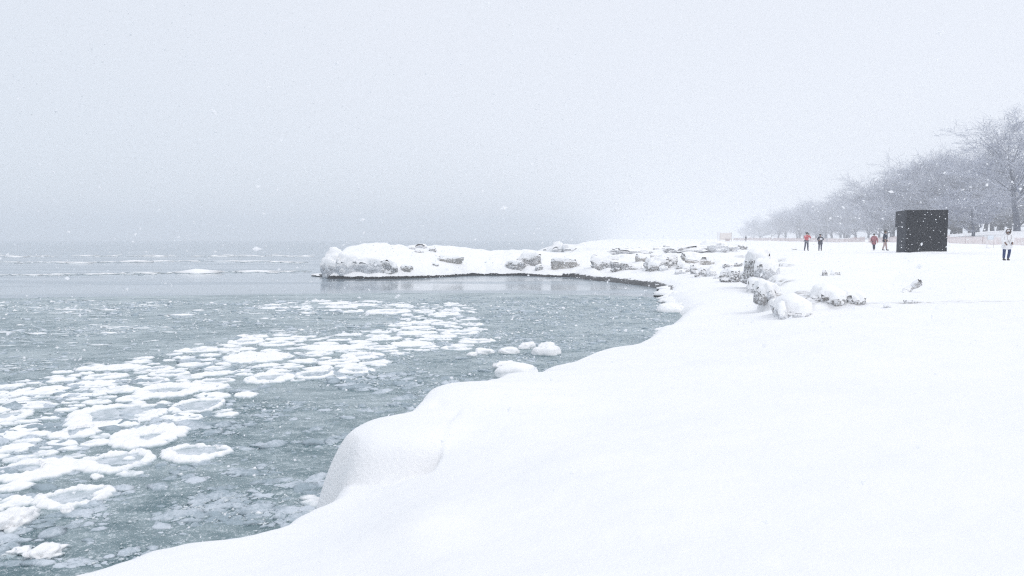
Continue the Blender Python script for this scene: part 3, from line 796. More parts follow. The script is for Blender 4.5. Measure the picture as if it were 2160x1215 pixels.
rocks = [
 # breakwater head and flank
 (702, 578, 50, 36, 'ice', 'grey icy boulder at the outer tip of the breakwater', dict(boxy=.15, flute=.04, capk=.10, depth=.9, rough=.16)),
 (732, 577, 54, 30, 'ice', 'snow domed boulder beside the icy boulder at the breakwater tip', dict(boxy=.1, flute=.03, capk=.22, rough=.15)),
 (780, 575, 74, 24, 'ice', 'long icicle fringed boulder in the flank of the breakwater', dict(boxy=.2, flute=.04, capk=.15, depth=.7, rough=.15)),
 (816, 577, 36, 22, 'rock', 'pointed grey rock at the waterline of the breakwater flank', dict(boxy=.1)),
 (858, 576, 26, 10, 'tan', 'low tan rock at the breakwater foot', dict(boxy=.3)),
 (951, 554, 46, 11, 'tan', 'long thin brownish rock midway up the breakwater slope', dict(boxy=.4, depth=.4)),
 (878, 526, 34, 7, 'ice', 'flat snow topped boulder on the breakwater crest', dict(boxy=.2, capk=.3)),
 (918, 563, 12, 5, 'rock', 'tiny grey rock low in the breakwater snow slope', {}),
 (912, 532, 14, 7, 'rock', 'tiny grey rock high in the breakwater snow slope', {}),
 (885, 533, 16, 6, 'rock', 'small grey rock just below the breakwater crest', {}),
 # root of the breakwater
 (1086, 569, 42, 12, 'rock', 'low dark grey rock left of the notched rock', dict(boxy=.3, depth=.5)),
 (1117, 562, 46, 20, 'rock', 'notched grey rock at the root of the breakwater', dict(boxy=.3, depth=.6)),
 (1137, 571, 14, 8, 'rock', 'small rock poking out below the notched rock', {}),
 (1192, 568, 56, 17, 'tan', 'smooth tan slab with flat snowy top', dict(boxy=.8, rough=.08, depth=.5, thr=.5)),
 (1200, 548, 18, 5, 'tan', 'thin tan rock above the tan slab', {}),
 (1276, 565, 52, 20, 'rock', 'frosted grey rock at the left end of the long rock pile', dict(boxy=.3, depth=.5)),
 (1322, 570, 56, 12, 'rock', 'long low dark rock beside the frosted one', dict(boxy=.4, depth=.4)),
 (1258, 552, 16, 9, 'rock', 'small pointed rock above the long rock pile', {}),
 (1354, 553, 22, 11, 'tan', 'small brownish rock behind the rock cluster', dict(boxy=.3)),
 (1381, 545, 14, 8, 'tan', 'topmost small rock of the cluster', {}),
 (1385, 568, 50, 19, 'rock', 'rounded frosted rock at the foot of the cluster', dict(boxy=.2, rough=.3)),
 (1411, 561, 32, 15, 'rock', 'jagged grey rock right of the rounded frosted one', dict(rough=.32)),
 (1471, 557, 64, 15, 'tan', 'long brownish rock under a smooth snow ridge', dict(boxy=.4, depth=.4, capk=.3)),
 (1400, 574, 18, 8, 'ice', 'small ice crusted lump in front of the cluster', {}),
 (1437, 568, 16, 10, 'rock', 'small snow splashed rock in the rubble strip, nearest the cluster', dict(rough=.35)),
 (1452, 574, 20, 12, 'rock', 'lumpy snow splashed rock in the rubble strip', dict(rough=.35)),
 (1468, 578, 18, 12, 'rock', 'frosted rock in the middle of the rubble strip', dict(rough=.35)),
 (1484, 584, 24, 14, 'rock', 'dark based rock low in the rubble strip', dict(rough=.35)),
 (1502, 583, 16, 17, 'ice', 'upright icy lump at the right end of the rubble strip', dict(rough=.35)),
 (1436, 579, 20, 7, 'ice', 'flat icy lump at the lower left of the rubble strip', {}),
 (1521, 587, 22, 6, 'rock', 'thin dark rock under an overhanging snow lip', dict(boxy=.4, depth=.5)),
 (1553, 595, 40, 20, 'rock', 'rounded dark grey rock at the end of the low beach', dict(rough=.3, boxy=.2)),
 (1536, 583, 18, 10, 'rock', 'small frosted rock left of the rounded dark grey one', dict(rough=.35)),
 (1582, 593, 26, 13, 'rock', 'frosted rock touching the ledge beside the rounded dark one', dict(rough=.35)),
 (1538, 565, 20, 5, 'rock', 'thin grey rock on the snow above the rubble, left one', {}),
 (1560, 563, 14, 6, 'rock', 'small grey rock on the snow above the rubble, right one', {}),
 (1606, 574, 50, 36, 'rock', 'tall upright frosted grey block on the shore', dict(boxy=.4, rough=.13, depth=.9, capk=.2)),
 (1622, 581, 46, 26, 'ice', 'ice coated rounded boulder in front of the tall grey block', dict(boxy=.15, flute=.03, capk=.18, rough=.16)),
 (1602, 620, 40, 20, 'ice', 'knobbly ice lump under the snow ledge', dict(rough=.16, capk=.22, depth=1.2, sink=.42)),
 (1621, 630, 40, 22, 'rock', 'grey boulder tucked under the snow ledge', dict(rough=.14, capk=.24, depth=1.2, sink=.42)),
 (1628, 650, 17, 26, 'ice', 'leaning grey ice column at the left end of the ledge front', dict(boxy=0, flute=.14, capk=.12, depth=1.4, tilt=-.25, sink=.3, rough=.16)),
 (1641, 663, 18, 28, 'rock', 'dark cleft ice column in the middle of the ledge front', dict(boxy=0, flute=.16, capk=.12, depth=1.3, tilt=-.3, sink=.3, rough=.16)),
 (1654, 674, 19, 26, 'ice', 'lowest icy column of the ledge front beside the snow draped bulge', dict(boxy=0, flute=.14, capk=.12, depth=1.3, tilt=-.25, sink=.3, rough=.16)),
 (1686, 668, 78, 30, 'ice', 'broad snow draped ice bulge of the ledge front', dict(boxy=-.1, flute=0, capk=.25, depth=1.3, rough=.07, sink=.46)),
 (1758, 645, 62, 24, 'rock', 'grey rock face poking out of the snow, left of a pair', dict(boxy=0, rough=.13, capk=.22, depth=1.3, sink=.46)),
 (1803, 640, 50, 20, 'rock', 'grey rock face poking out of the snow, right of a pair', dict(boxy=0, rough=.13, capk=.22, depth=1.3, sink=.46)),
 (1740, 584, 10, 9, 'rock', 'tiny grey stone on the snow field, left of a thin flat one', {}),
 (1765, 581, 18, 4, 'rock', 'thin flat stone on the snow field', {}),
 (1926, 641, 26, 4, 'rock', 'thin stone edge showing in the snow, right of the driftwood', dict(depth=.4)),
 (1873, 650, 12, 5, 'ice', 'little crust of ice on the snow field', {}),
 # farther
 (1512, 533, 56, 24, 'ice', 'big grey dome shaped rock seen hazily beyond the snow ridge', dict(boxy=.0, rough=.12, cap=False, depth=.8, sink=.08)),
 (1545, 531, 26, 9, 'ice', 'low pale rock right of the big dome shaped one', dict(cap=False, sink=.1)),
 (1563, 527, 30, 8, 'rock', 'hazy grey rock near the tiny distant person', dict(cap=False)),
 (1448, 531, 76, 8, 'ice', 'long hazy low rock left of the big dome shaped one', dict(capk=.15, depth=.4, rough=.4, boxy=0)),
 (1388, 526, 16, 6, 'rock', 'small hazy grey rock on the far shore', dict(cap=False)),
 (1406, 521, 12, 4, 'rock', 'smallest hazy rock on the far shore', dict(cap=False)),
 (1320, 534, 84, 5, 'ice', 'long thin grey rock low on the far shore', dict(capk=.2, depth=.4, rough=.4, boxy=0)),
 (1677, 527, 10, 3, 'rock', 'small stone in the snow left of the person in red', dict(cap=False)),
]
for r_ in rocks:
    u, vb, w, h, m, lab, kw = r_
    kw = dict(kw)
    if w < 24: kw.setdefault('sub', 3)
    rock(u, vb, w, h, m, lab, group='icy rocks along the shore', **kw)
# far snowy mound with jagged blocks, beyond the breakwater
fm_ = [(1158, 18, 12), (1170, 20, 17), (1182, 16, 13), (1193, 18, 15), (1206, 18, 12), (1218, 20, 13), (1148, 14, 7), (1231, 14, 9), (1177, 22, 8), (1200, 18, 8)]
for i, (u, w, h) in enumerate(fm_):
    p = P(u, 537, 0.0)
    rock(u, 537, w * 1.2, h * 1.1, 'ice', 'snowy block of the far jagged ice heap, %s from its left' % ORD[sorted(q[0] for q in fm_).index(u)].replace('nearest', 'first'), group='snowy blocks of the far ice heap', boxy=.3, rough=.3, sub=3, at=(p.x, 114.0 + (3 if i > 7 else i % 3), 0.15), capk=.2)
# black wet stones along the bay's waterline
def shore_at(t):
    seg = [P(u, v, 0.02) for u, v, z in SHORE_PX[next(i for i, q in enumerate(SHORE_PX) if q[:2] == (1446, 650)):]]
    L = [0]
    for a, b in zip(seg[:-1], seg[1:]): L.append(L[-1] + (b - a).length)
    s = t * L[-1]
    for i in range(len(seg) - 1):
        if s <= L[i + 1]:
            return seg[i].lerp(seg[i + 1], (s - L[i]) / (L[i + 1] - L[i]))
    return seg[-1]
wet_v = [mesh_np('wet_stone', *rock_mesh(500 + i * 3, 1, .9, .8, .3, .3, 0, 2)) for i in range(6)]
for m_ in wet_v: m_.materials.append(M['wet'])
rw = random.Random(11)
for i in range(90):
    t = (i + rw.uniform(-.4, .4)) / 90
    t = min(max(t, 0), 1)
    dens = 1.0 if (t < .36 or t > .74) else .45
    if rw.random() > dens: continue
    p = shore_at(t)
    s = rw.uniform(.2, .38) * (1.1 if t < .36 else .9)
    o = link('wet_stone', wet_v[i % 6], None, loc=(p.x + rw.uniform(-.15, .15), p.y + rw.uniform(-.35, .05), rw.uniform(-.02, .07)), rz=rw.uniform(0, 6))
    o.scale = (s * rw.uniform(1, 1.6), s * rw.uniform(.9, 1.5), s * (rw.uniform(.5, .8) if t < .3 else rw.uniform(.25, .42)))
    if .45 < t < .72 and rw.random() < .6: o.scale.z *= .6
    if t > .74: tag(o, 'black wet stone at the waterline of the breakwater', 'stone', 'wet stones at the breakwater waterline')
    else: tag(o, 'black wet stone at the waterline of the inner bay', 'stone', 'wet stones at the bay waterline')
# ice blocks in the water near the shore
FB = 'ice blocks standing in the slush'
for (u, vb, w, h, lab, kw) in [
    (1072, 748, 42, 15, 'low wedge of white ice standing in the slush, left of three', dict(boxy=.1, rough=.2)),
    (1112, 738, 36, 15, 'knobbly white ice block in the slush, middle of three', dict(boxy=.1, rough=.3)),
    (1151, 751, 54, 30, 'peaked white ice block in the slush, right of three', dict(boxy=-.05, rough=.25)),
    (1021, 748, 38, 12, 'flat white ice block left of the three standing blocks', dict(boxy=.1, rough=.2)),
    (996, 753, 22, 9, 'small rounded ice block beside the flat one', dict(boxy=.1)),
    (1066, 782, 60, 18, 'crumbly heap of ice at the shore behind the grey boulder', dict(boxy=.0, rough=.35)),
    (1092, 801, 92, 32, 'large smooth grey white ice boulder against the near shore', dict(boxy=.0, rough=.12)),
    (1418, 660, 58, 20, 'greyish ice slab at the inner end of the bay', dict(boxy=.1, rough=.15)),
    (1422, 632, 20, 14, 'small grey rock lump above the ice slab at the inner bay', dict(boxy=.1, rough=.3)),
    (137, 1087, 28, 18, 'little white ice lump by the ragged rimmed floe', dict(boxy=.1, rough=.25)),
    (268, 974, 28, 10, 'small white lump sitting on the round ringed floe', dict(boxy=.0, rough=.1)),
    (10, 1120, 52, 24, 'lumpy ice piece at the left edge near the bottom', dict(boxy=.0, rough=.75, depth=1.6)),
    (28, 1178, 46, 11, 'pale crumbling ice piece in the near slush, left one', dict(boxy=.0, rough=.8, depth=1.2)),
    (74, 1188, 60, 14, 'pale crumbling ice piece in the near slush, right one', dict(boxy=.0, rough=.8, depth=1.2)),
    (200, 1013, 26, 12, 'tiny double knob of ice below the round ringed floe', dict(boxy=.1, rough=.3)),
]:
    p = P(u, vb, 0.0)
    rock(u, vb, w, h, 'floe', lab, group=FB, name='ice_block', cat='ice block', cap=False, at=(p.x, p.y, 0.0), sink=.4, **kw)

# driftwood log sticking out of the snow
p, d_ = hit(1918, 618)
def tube_np(segs, n):
    """segs: list of (p0, p1, r0, r1) -> V, F"""
    p0 = np.array([s[0] for s in segs], float); p1 = np.array([s[1] for s in segs], float)
    r0 = np.array([s[2] for s in segs], float); r1 = np.array([s[3] for s in segs], float)
    d = p1 - p0; d /= (np.linalg.norm(d, axis=1)[:, None] + 1e-9)
    ref = np.where(np.abs(d[:, 2:3]) > .9, np.array([[1.0, 0, 0]]), np.array([[0, 0, 1.0]]))
    a = np.cross(d, ref); a /= (np.linalg.norm(a, axis=1)[:, None] + 1e-9); b = np.cross(d, a)
    th = np.linspace(0, 2 * np.pi, n, endpoint=False)
    c, s = np.cos(th), np.sin(th)
    ring = a[:, None, :] * c[None, :, None] + b[:, None, :] * s[None, :, None]
    V0 = p0[:, None, :] + ring * r0[:, None, None]; V1 = p1[:, None, :] + ring * r1[:, None, None]
    V = np.concatenate([V0, V1], 1).reshape(-1, 3)
    k = np.arange(n); kn = (k + 1) % n
    f = np.stack([k, kn, kn + n, k + n], 1)[:, ::-1]
    F = (f[None] + (np.arange(len(segs)) * 2 * n)[:, None, None]).reshape(-1, 4)
    return V, F
lv = []
for k in range(6):
    t0, t1 = k / 6, (k + 1) / 6
    q = lambda t: (p.x - .12 + .42 * t, p.y + .05 + .15 * math.sin(t * 3), p.z - .08 + .33 * t ** 1.15)
    lv.append((q(t0), q(t1), .085 - .02 * math.sin(k * 2), .085 - .02 * math.sin(k * 2 + 2)))
lv.append((q(1.0), (q(1.0)[0] + .05, q(1.0)[1], q(1.0)[2] - .01), .07, .02))
V, F = tube_np(lv, 12)
V = V + 0.012 * vnoise(V[:, 0] * 14, V[:, 1] * 14, V[:, 2] * 14, 90)[:, None]
M['wood'] = mat_rock('frozen_driftwood', (0.30, 0.28, 0.26), (0.55, 0.54, 0.53), 0.9)
tag(link('driftwood', mesh_np('driftwood', V, F), M['wood']), 'snow crusted driftwood stub sticking up from the snow field', 'driftwood')

# ================================================================== black box pavilion
M['black'] = (lambda: (lambda a: a.set(a.mix(a.rng(a.noise(a.coord((1, 1, 6)), 9, 4, .6), .35, .65), (0.004, 0.005, 0.009), (0.012, 0.015, 0.023)), .85,
            a.bump(a.noise(a.coord((1, 1, 8)), 14, 3), .25, .01), .12))(NT('black_cladding')))()
M['black2'] = mat_plain('black_side_cladding', (0.026, 0.031, 0.043), .8, .2, 12, spec=.15)
M['dark'] = mat_plain('dark_interior', (0.004, 0.004, 0.006), .9, .1, 5)
def box_mesh(name, x0, x1, y0, y1, z0, z1, bev=0.0):
    bm = bmesh.new()
    bmesh.ops.create_cube(bm, size=1.0, matrix=Matrix.Translation(((x0 + x1) / 2, (y0 + y1) / 2, (z0 + z1) / 2)) @ Matrix.Diagonal((x1 - x0, y1 - y0, z1 - z0, 1)))
    if bev > 0: bmesh.ops.bevel(bm, geom=bm.edges[:], offset=bev, segments=2, affect='EDGES')
    me = bpy.data.meshes.new(name); bm.to_mesh(me); bm.free()
    return me
bc = Vector(((1907 - 1080) / 1500 * 56.0, 56.0, 0)); bz = 1.55
ph = R(14.3)
bw, bh = 2.97, 3.40
t_ = empty('black_box', (bc.x, bc.y, bz - 0.06), -ph)
tag(t_, 'large matt black box pavilion standing on the snowy beach with people beside it', 'pavilion')
T = .08
# local: x to the right along the front, y to the back
link('front_wall', box_mesh('front_wall', 0, bw, 0, T, 0, bh, .012), M['black'], t_)
link('side_wall', box_mesh('side_wall', 0, T, T + .002, bw * .80, 0, bh - .002, .008), M['black2'], t_)
link('side_wall', box_mesh('side_wall', bw - T, bw, T + .002, bw, 0, bh - .002, .008), M['black'], t_)
link('back_wall', box_mesh('back_wall', T + .9, bw - T - .002, bw - T, bw - .002, 0, bh - T - .003, .005), M['black'], t_)
link('lintel', box_mesh('lintel', .001, T - .001, bw * .80 + .002, bw, bh * .62, bh - .003, .004), M['black2'], t_)
link('roof', box_mesh('roof', T + .002, bw - T - .002, T + .002, bw - T - .002, bh - T, bh - .006, .004), M['black'], t_)
link('corner_trim', box_mesh('corner_trim', -.012, .05, -.014, -.002, .05, bh, .003), M['black2'], t_)
link('inner_wall', box_mesh('inner_wall', T + .01, bw - T - .01, bw * .80 - T, bw * .80 - .01, 0, bh - T - .01), M['dark'], t_)
# snow blown up against its foot
v, f = rock_mesh(901, 1.9, .5, .16, .1, .15)
o = link('snow_drift', mesh_np('snow_drift', v, f), M['snow'], loc=(bc.x + 2.0, bc.y - .85, gz(bc.x + 2.0, bc.y - .9) + .0), rz=-ph)
tag(o, 'low drift of snow against the front foot of the black box', 'snow drift')

# ================================================================== orange fence
M['orange'] = mat_plain('orange_mesh', (0.68, 0.57, 0.555), .6, .12, 3, frost=.55)
M['post'] = mat_plain('fence_post', (0.48, 0.40, 0.39), .7, .2, 8, frost=.3)
def net_mesh(w=3.0, h=1.0):
    V, F = [], []
    def q(x0, x1, z0, z1, y=.012):
        b = len(V)
        for yy in (-y, y):
            V.extend([(x0, yy, z0), (x1, yy, z0), (x1, yy, z1), (x0, yy, z1)])
        F.extend([[b, b + 1, b + 2, b + 3], [b + 7, b + 6, b + 5, b + 4], [b + 3, b + 2, b + 6, b + 7], [b, b + 4, b + 5, b + 1]])
    for k in range(7): q(0.02, w - .02, .02 + k * h / 7, .02 + k * h / 7 + .065)
    for k in range(16): q(.03 + k * w / 16, .03 + k * w / 16 + .05, .02, h, .006)
    return mesh_np('mesh_panel', V, F, False)
NET = net_mesh(); NET.materials.append(M['orange'])
POST = mesh_np('post', *tube_np([((0, 0, -.3), (0, 0, 1.12), .035, .03), ((0, 0, 1.12), (0, 0, 1.13), .03, .004)], 6)); POST.materials.append(M['post'])
def fence(path, label, h=1.0, step=3.0):
    root = empty('safety_fence', (path[0][0], path[0][1], gz(*path[0]))); tag(root, label, 'fence', 'orange mesh fences across the beach')
    inv = Vector(root.location)
    for a, b in zip(path[:-1], path[1:]):
        L = math.hypot(b[0] - a[0], b[1] - a[1]); n = max(1, round(L / step))
        for k in range(n):
            x0, y0 = a[0] + (b[0] - a[0]) * k / n, a[1] + (b[1] - a[1]) * k / n
            x1, y1 = a[0] + (b[0] - a[0]) * (k + 1) / n, a[1] + (b[1] - a[1]) * (k + 1) / n
            z0, z1 = gz(x0, y0) - .05, gz(x1, y1) - .05
            o = bpy.data.objects.new('mesh_panel', NET); COL.objects.link(o); o.parent = root
            o.location = Vector((x0, y0, z0)) - inv
            dx = Vector((x1 - x0, y1 - y0, z1 - z0))
            o.rotation_euler = (0, -math.atan2(dx.z, math.hypot(dx.x, dx.y)), math.atan2(dx.y, dx.x))
            o.scale = (dx.length / 3.0, 1, h * rw.uniform(.9, 1.05))
            o = bpy.data.objects.new('post', POST); COL.objects.link(o); o.parent = root
            o.location = Vector((x0, y0, z0)) - inv; o.scale = (1, 1, h)
            o.rotation_euler = (rw.uniform(-.05, .05), rw.uniform(-.05, .05), 0)
def U(u, d): return ((u - 1080) / 1500 * d, d)
fence([U(2230, 86), U(2160, 90), U(2070, 96), U(2000, 101)], 'pale orange mesh fence right of the black box, behind the person in white', 1.05)
fence([U(2000, 104), U(1925, 112), U(1860, 124), U(1830, 132)], 'orange mesh fence running behind the black box and two walkers')
fence([U(1822, 140), U(1780, 155), U(1700, 180), U(1640, 210)], 'faint orange mesh fence behind the person in red jacket')
fence([U(1640, 225), U(1590, 255), U(1545, 290)], 'faintest orange mesh fence far down the shore', 1.0)
# orange wrapped stand far down the beach
sx_, sy_ = U(1517, 225); g = gz(sx_, sy_)
t_ = empty('beach_stand', (sx_, sy_, g)); t_.scale = (1.5, 1.5, 1.5); tag(t_, 'faint orange wrapped stand on posts far down the beach', 'beach stand')
M['orange2'] = mat_plain('faded_orange_sheet', (0.76, 0.70, 0.66), .7, .08, 3, frost=.3)
link('sheet', box_mesh('sheet', 0.1, 2.4, -.02, .02, .25, 1.75, .004), M['orange2'], t_)
link('side_sheet', box_mesh('side_sheet', 2.41, 2.45, .03, 1.4, .25, 1.7, .004), M['orange2'], t_)
for xx, yy in ((0.04, 0), (2.46, 0), (2.46, 1.45), (0.04, 1.45)):
    link('post', mesh_np('post', *tube_np([((xx, yy, -.3), (xx, yy, 1.85), .05, .045)], 8)), M['post'], t_)
link('crate', box_mesh('crate', 1.2, 2.0, -.45, -.06, 0.0, .5, .03), M['post'], t_)
# pale frame stand
M['pale'] = mat_plain('pale_metal', (0.58, 0.55, 0.54), .4, .08, 8, frost=.3)
fx, fy = (2080 - 1080) / 1500 * 76, 76.0; g = gz(fx, fy) - .02
t_ = empty('frame_stand', (fx, fy, g)); tag(t_, 'thin pale metal frame standing on the snow beside the person in white', 'frame')
for nm, s in (('upright', ((0, 0, 0), (0, 0, 1.42), .022, .022)), ('upright', ((.72, 0, 0), (.72, 0, 1.42), .022, .022)), ('top_bar', ((0.022, 0, 1.40), (.698, 0, 1.40), .02, .02)),
              ('cross_bar', ((0.022, 0, .88), (.698, 0, .88), .016, .016)), ('base_bar', ((-.05, -.1, .03), (.95, -.1, .03), .03, .03)), ('foot', ((0, -.3, .02), (0, .3, .02), .025, .025)), ('foot', ((.72, -.3, .02), (.72, .3, .02), .025, .025))):
    link(nm, mesh_np(nm, *tube_np([s], 8)), M['pale'], t_)
link('banner', box_mesh('banner', .03, .69, -.008, .008, .92, 1.37), mat_plain('pale_banner', (.70, .75, .80), .6, .05, 4), t_)
# lamp post + slim pole
M['pole'] = mat_plain('pole_metal', (0.42, 0.43, 0.46), .5, .1, 3, frost=.2)
lx, ly = (1743 - 1080) / 1500 * 150, 150.0; g = gz(lx, ly)
t_ = empty('lamp_post', (lx, ly, g)); tag(t_, 'tall slim pale lamp post before the hazy trees', 'lamp post')
link('pole', mesh_np('pole', *tube_np([((0, 0, -.3), (0, 0, 8.0), .09, .055)], 10)), M['pole'], t_)
link('arm', mesh_np('arm', *tube_np([((0, 0, 7.9), (-.5, 0, 8.2), .04, .035), ((-.5, 0, 8.2), (-1.0, 0, 8.25), .035, .03)], 8)), M['pole'], t_)
v, f = rock_mesh(950, .32, .14, .07, .2, .03, 0, 2)
link('lamp_head', mesh_np('lamp_head', v, f), M['pole'], t_, loc=(-1.2, 0, 8.22))
lx, ly = (1988 - 1080) / 1500 * 108, 108.0; g = gz(lx, ly)
t_ = empty('slim_pole', (lx, ly, g)); tag(t_, 'short slim pole by the fence just right of the black box', 'pole')
link('pole', mesh_np('pole', *tube_np([((0, 0, -.3), (0, 0, 2.6), .06, .045)], 8)), M['pole'], t_)
link('cap', mesh_np('cap', *tube_np([((0, 0, 2.6), (0, 0, 2.66), .08, .08), ((0, 0, 2.66), (0, 0, 2.7), .08, .01)], 8)), M['pole'], t_)

# ================================================================== trees
def grow(seed, H, spread=1.0, lean=0.0, low=0.2, maxlvl=4, dens=1.0):
    r = random.Random(seed); segs = []
    st = [(Vector((0, 0, -.4)), Vector((lean * .3, 0, 1)).normalized(), H * .62, H * .021, 0)]
    while st:
        p, d, L, rad, lv = st.pop()
        n = (7, 6, 5, 4, 3)[lv]
        wob = (.07, .17, .22, .26, .30)[lv]
        for k in range(n):
            d = (d + Vector((r.gauss(0, wob), r.gauss(0, wob), r.gauss(0, wob * .6) + (.05 if lv else 0)))).normalized()
            r0 = rad * (1 - .72 * k / n) ; r1 = rad * (1 - .72 * (k + 1) / n)
            q = p + d * (L / n)
            segs.append((tuple(p), tuple(q), max(r0, .012), max(r1, .010), lv))
            p = q
            frac = (k + 1) / n
            if lv < maxlvl:
                if lv == 0:
                    if frac < low: continue
                    nc = 2 if frac < .9 else 4
                    if frac < .3: nc = 2 if low < .15 else 1
                else:
                    nc = 1 if r.random() < (.35) else 2
                    if lv == 3: nc = int(nc * dens + r.random())
                for _ in range(nc):
                    az = r.uniform(0, 2 * math.pi)
                    a = r.uniform(.5, 1.05) if lv else r.uniform(.55, 1.15) * spread
                    perp = Vector((math.cos(az), math.sin(az), 0))
                    perp = (perp - d * perp.dot(d)).normalized()
                    nd = (d * math.cos(a) + perp * math.sin(a)).normalized()
                    if lv == 0: nL = H * r.uniform(.34, .50) * (1 - .25 * frac) * (.8 + .3 * spread)
                    else: nL = L * r.uniform(.42, .66)
                    st.append((p.copy(), nd, nL, r1 * r.uniform(.5, .75) if lv else r1 * r.uniform(.45, .6), lv + 1))
    top = max(s[1][2] for s in segs)
    k = H / top
    segs = [(tuple(a * k for a in s[0]), tuple(a * k for a in s[1]), s[2], s[3], s[4]) for s in segs]
    tr = [s[:4] for s in segs if s[4] <= 1]; cr = [s[:4] for s in segs if s[4] > 1]
    tm = mesh_np('trunk', *tube_np(tr, 7)); cm = mesh_np('crown', *tube_np(cr, 3), smooth=False)
    tm.materials.append(M['trunk']); cm.materials.append(M['bark'])
    return tm, cm, len(cr)
VAR = []
for i, (H_, sp, lw) in enumerate([(20, 1.05, .22), (18, 1.15, .08), (18, 1.0, .06), (16, 1.1, .12), (17, 1.2, .05)]):
    VAR.append((H_,) + grow(40 + i, H_, sp, 0, lw)); print('crown segs', VAR[-1][3])
rt = random.Random(21)
def tree(u, d, vtop, label, group, var, rz=None, wide=1.0):
    x = (u - 1080) / 1500 * d
    g = gz(x, d)
    Ht = EYE + (505 - vtop) / 1500 * d - g
    H0, tm, cm, _ = VAR[var]
    o = empty('bare_tree', (x, d, g), rt.uniform(0, 6.28) if rz is None else rz)
    s = Ht / H0; o.scale = (s * wide, s * wide, s)
    a = bpy.data.objects.new('trunk', tm); COL.objects.link(a); a.parent = o
    b = bpy.data.objects.new('crown', cm); COL.objects.link(b); b.parent = o
    tag(o, label, 'tree', group)
    return o
TG = 'bare trees behind the beach'
named_trees = [
 (2142, 130, 196, 'tallest bare tree at the right edge with thick dark trunk and open crown', 0, 1.15),
 (2050, 122, 385, 'low forked bare tree with stout short trunk beside the fence', 3, 1.5),
 (1962, 188, 290, 'broad bare tree rising above the black box', 1, 1.25),
 (1908, 205, 302, 'rounded bare tree whose crown stands over the left side of the black box', 4, 1.15),
 (1866, 255, 352, 'bare tree with thin drooping outer branches, left end of the near tree group', 2, 1.5),
 (1785, 380, 396, 'first hazy bare tree left of the gap in the tree line', 1, 1.3),
 (1740, 390, 398, 'hazy bare tree right behind the lamp post', 0, 1.3),
 (1685, 446, 415, 'hazy bare tree above the person in red jacket', 2, 1.4),
 (1640, 510, 432, 'pale hazy bare tree left of the person in red jacket', 4, 1.4),
 (1602, 635, 448, 'very faint bare tree near the far end of the tree line', 1, 1.5),
 (1566, 900, 472, 'faintest and farthest bare tree of the tree line', 3, 1.5),
]
for i, (u, d, vt, lab, var, wd) in enumerate(named_trees):
    tree(u, d, vt, lab, TG, var, None, wd)
ROWT = []
TOPU = [1540, 1566, 1602, 1640, 1685, 1740, 1800, 1835, 1850, 1868, 1905, 1965, 2010, 2060, 2090, 2160, 2300]
TOPV = [482, 474, 450, 434, 424, 406, 410, 412, 390, 372, 334, 322, 304, 298, 302, 312, 296]
for row, (du, n) in enumerate([(1.0, 24), (1.16, 18), (1.35, 12)]):
    for k in range(n):
        u = 1572 + (2240 - 1572) * ((k + rt.uniform(.1, .9)) / n) ** .9
        base = np.interp(u, [1560, 1602, 1640, 1685, 1740, 1785, 1868, 1905, 1965, 2050, 2240], [900, 640, 510, 450, 392, 380, 262, 215, 195, 180, 165])
        d = base * du * rt.uniform(1.0, 1.12)
        vt = np.interp(u, TOPU, TOPV) + rt.uniform(2, 34) * (1 if u > 1850 else .5)
        if u > 2000: lab = ('bare tree in the dense mass at the right, behind the person in white', 'bare trees massed at the right')
        elif u > 1850: lab = ('bare tree in the thicket behind the black box', 'bare trees massed behind the black box')
        else: lab = ('bare tree in the fading hazy row left of the black box', 'bare trees in the hazy row')
        ROWT.append((tree(u, float(d), float(vt), lab[0], lab[1], rt.randrange(5), None, rt.uniform(1.0, 1.4)), u, row))

LM = [(1400, 'the far shore rocks'), (1529, 'the orange beach stand'), (1572, 'the tiny distant person'), (1640, 'the snow left of the red jacket'), (1700, 'the person in red'), (1743, 'the lamp post'), (1790, 'the gap right of the lamp post'),
      (1842, 'the walker in brick red'), (1888, 'the left edge of the black box'), (1943, 'the middle of the black box'), (1998, 'the right edge of the black box'), (2050, 'the low forked tree'), (2122, 'the person in white'), (2160, 'the right edge of the photo'), (2400, '')]
byk = {}
for o, u, row in ROWT:
    k = max(i for i in range(len(LM)) if LM[i][0] <= u)
    byk.setdefault((k, row), []).append((u, o))
for (k, row), lst in byk.items():
    lst.sort(key=lambda q: q[0])
    for i, (u, o) in enumerate(lst):
        rw_ = ('front', 'middle', 'back')[row]
        pos = '' if len(lst) == 1 else (', left one' if i == 0 else ', right one' if i == len(lst) - 1 else ', %s from left' % ORD[i])
        if k >= len(LM) - 2: lab = f'{rw_} row bare tree beyond the right edge{pos}'
        else: lab = f'{rw_} row bare tree right of {LM[k][1]}{pos}'
        o['label'] = lab
# ================================================================== people
def skin(name, verts, edges, radii, mat, parent, sub=2, loc=(0, 0, 0)):
    me = bpy.data.meshes.new(name + '_s'); me.from_pydata(verts, edges, []); me.update()
    o = bpy.data.objects.new(name + '_s', me); COL.objects.link(o)
    o.modifiers.new('s', 'SKIN'); sm = o.modifiers.new('u', 'SUBSURF'); sm.levels = sub
    lay = me.skin_vertices[0] if me.skin_vertices else None
    for i, r_ in enumerate(radii):
        lay.data[i].radius = r_ if isinstance(r_, tuple) else (r_, r_)
        lay.data[i].use_root = (i == 0)
    dg = bpy.context.evaluated_depsgraph_get(); dg.update()
    m2 = bpy.data.meshes.new_from_object(o.evaluated_get(dg)); m2.name = name
    bpy.data.objects.remove(o); bpy.data.meshes.remove(me)
    m2.materials.clear(); m2.materials.append(mat)
    for p_ in m2.polygons: p_.use_smooth = True
    return link(name, m2, None, parent, loc=loc)
M['skin'] = mat_plain('skin', (0.50, 0.30, 0.22), .5, .08, 20)
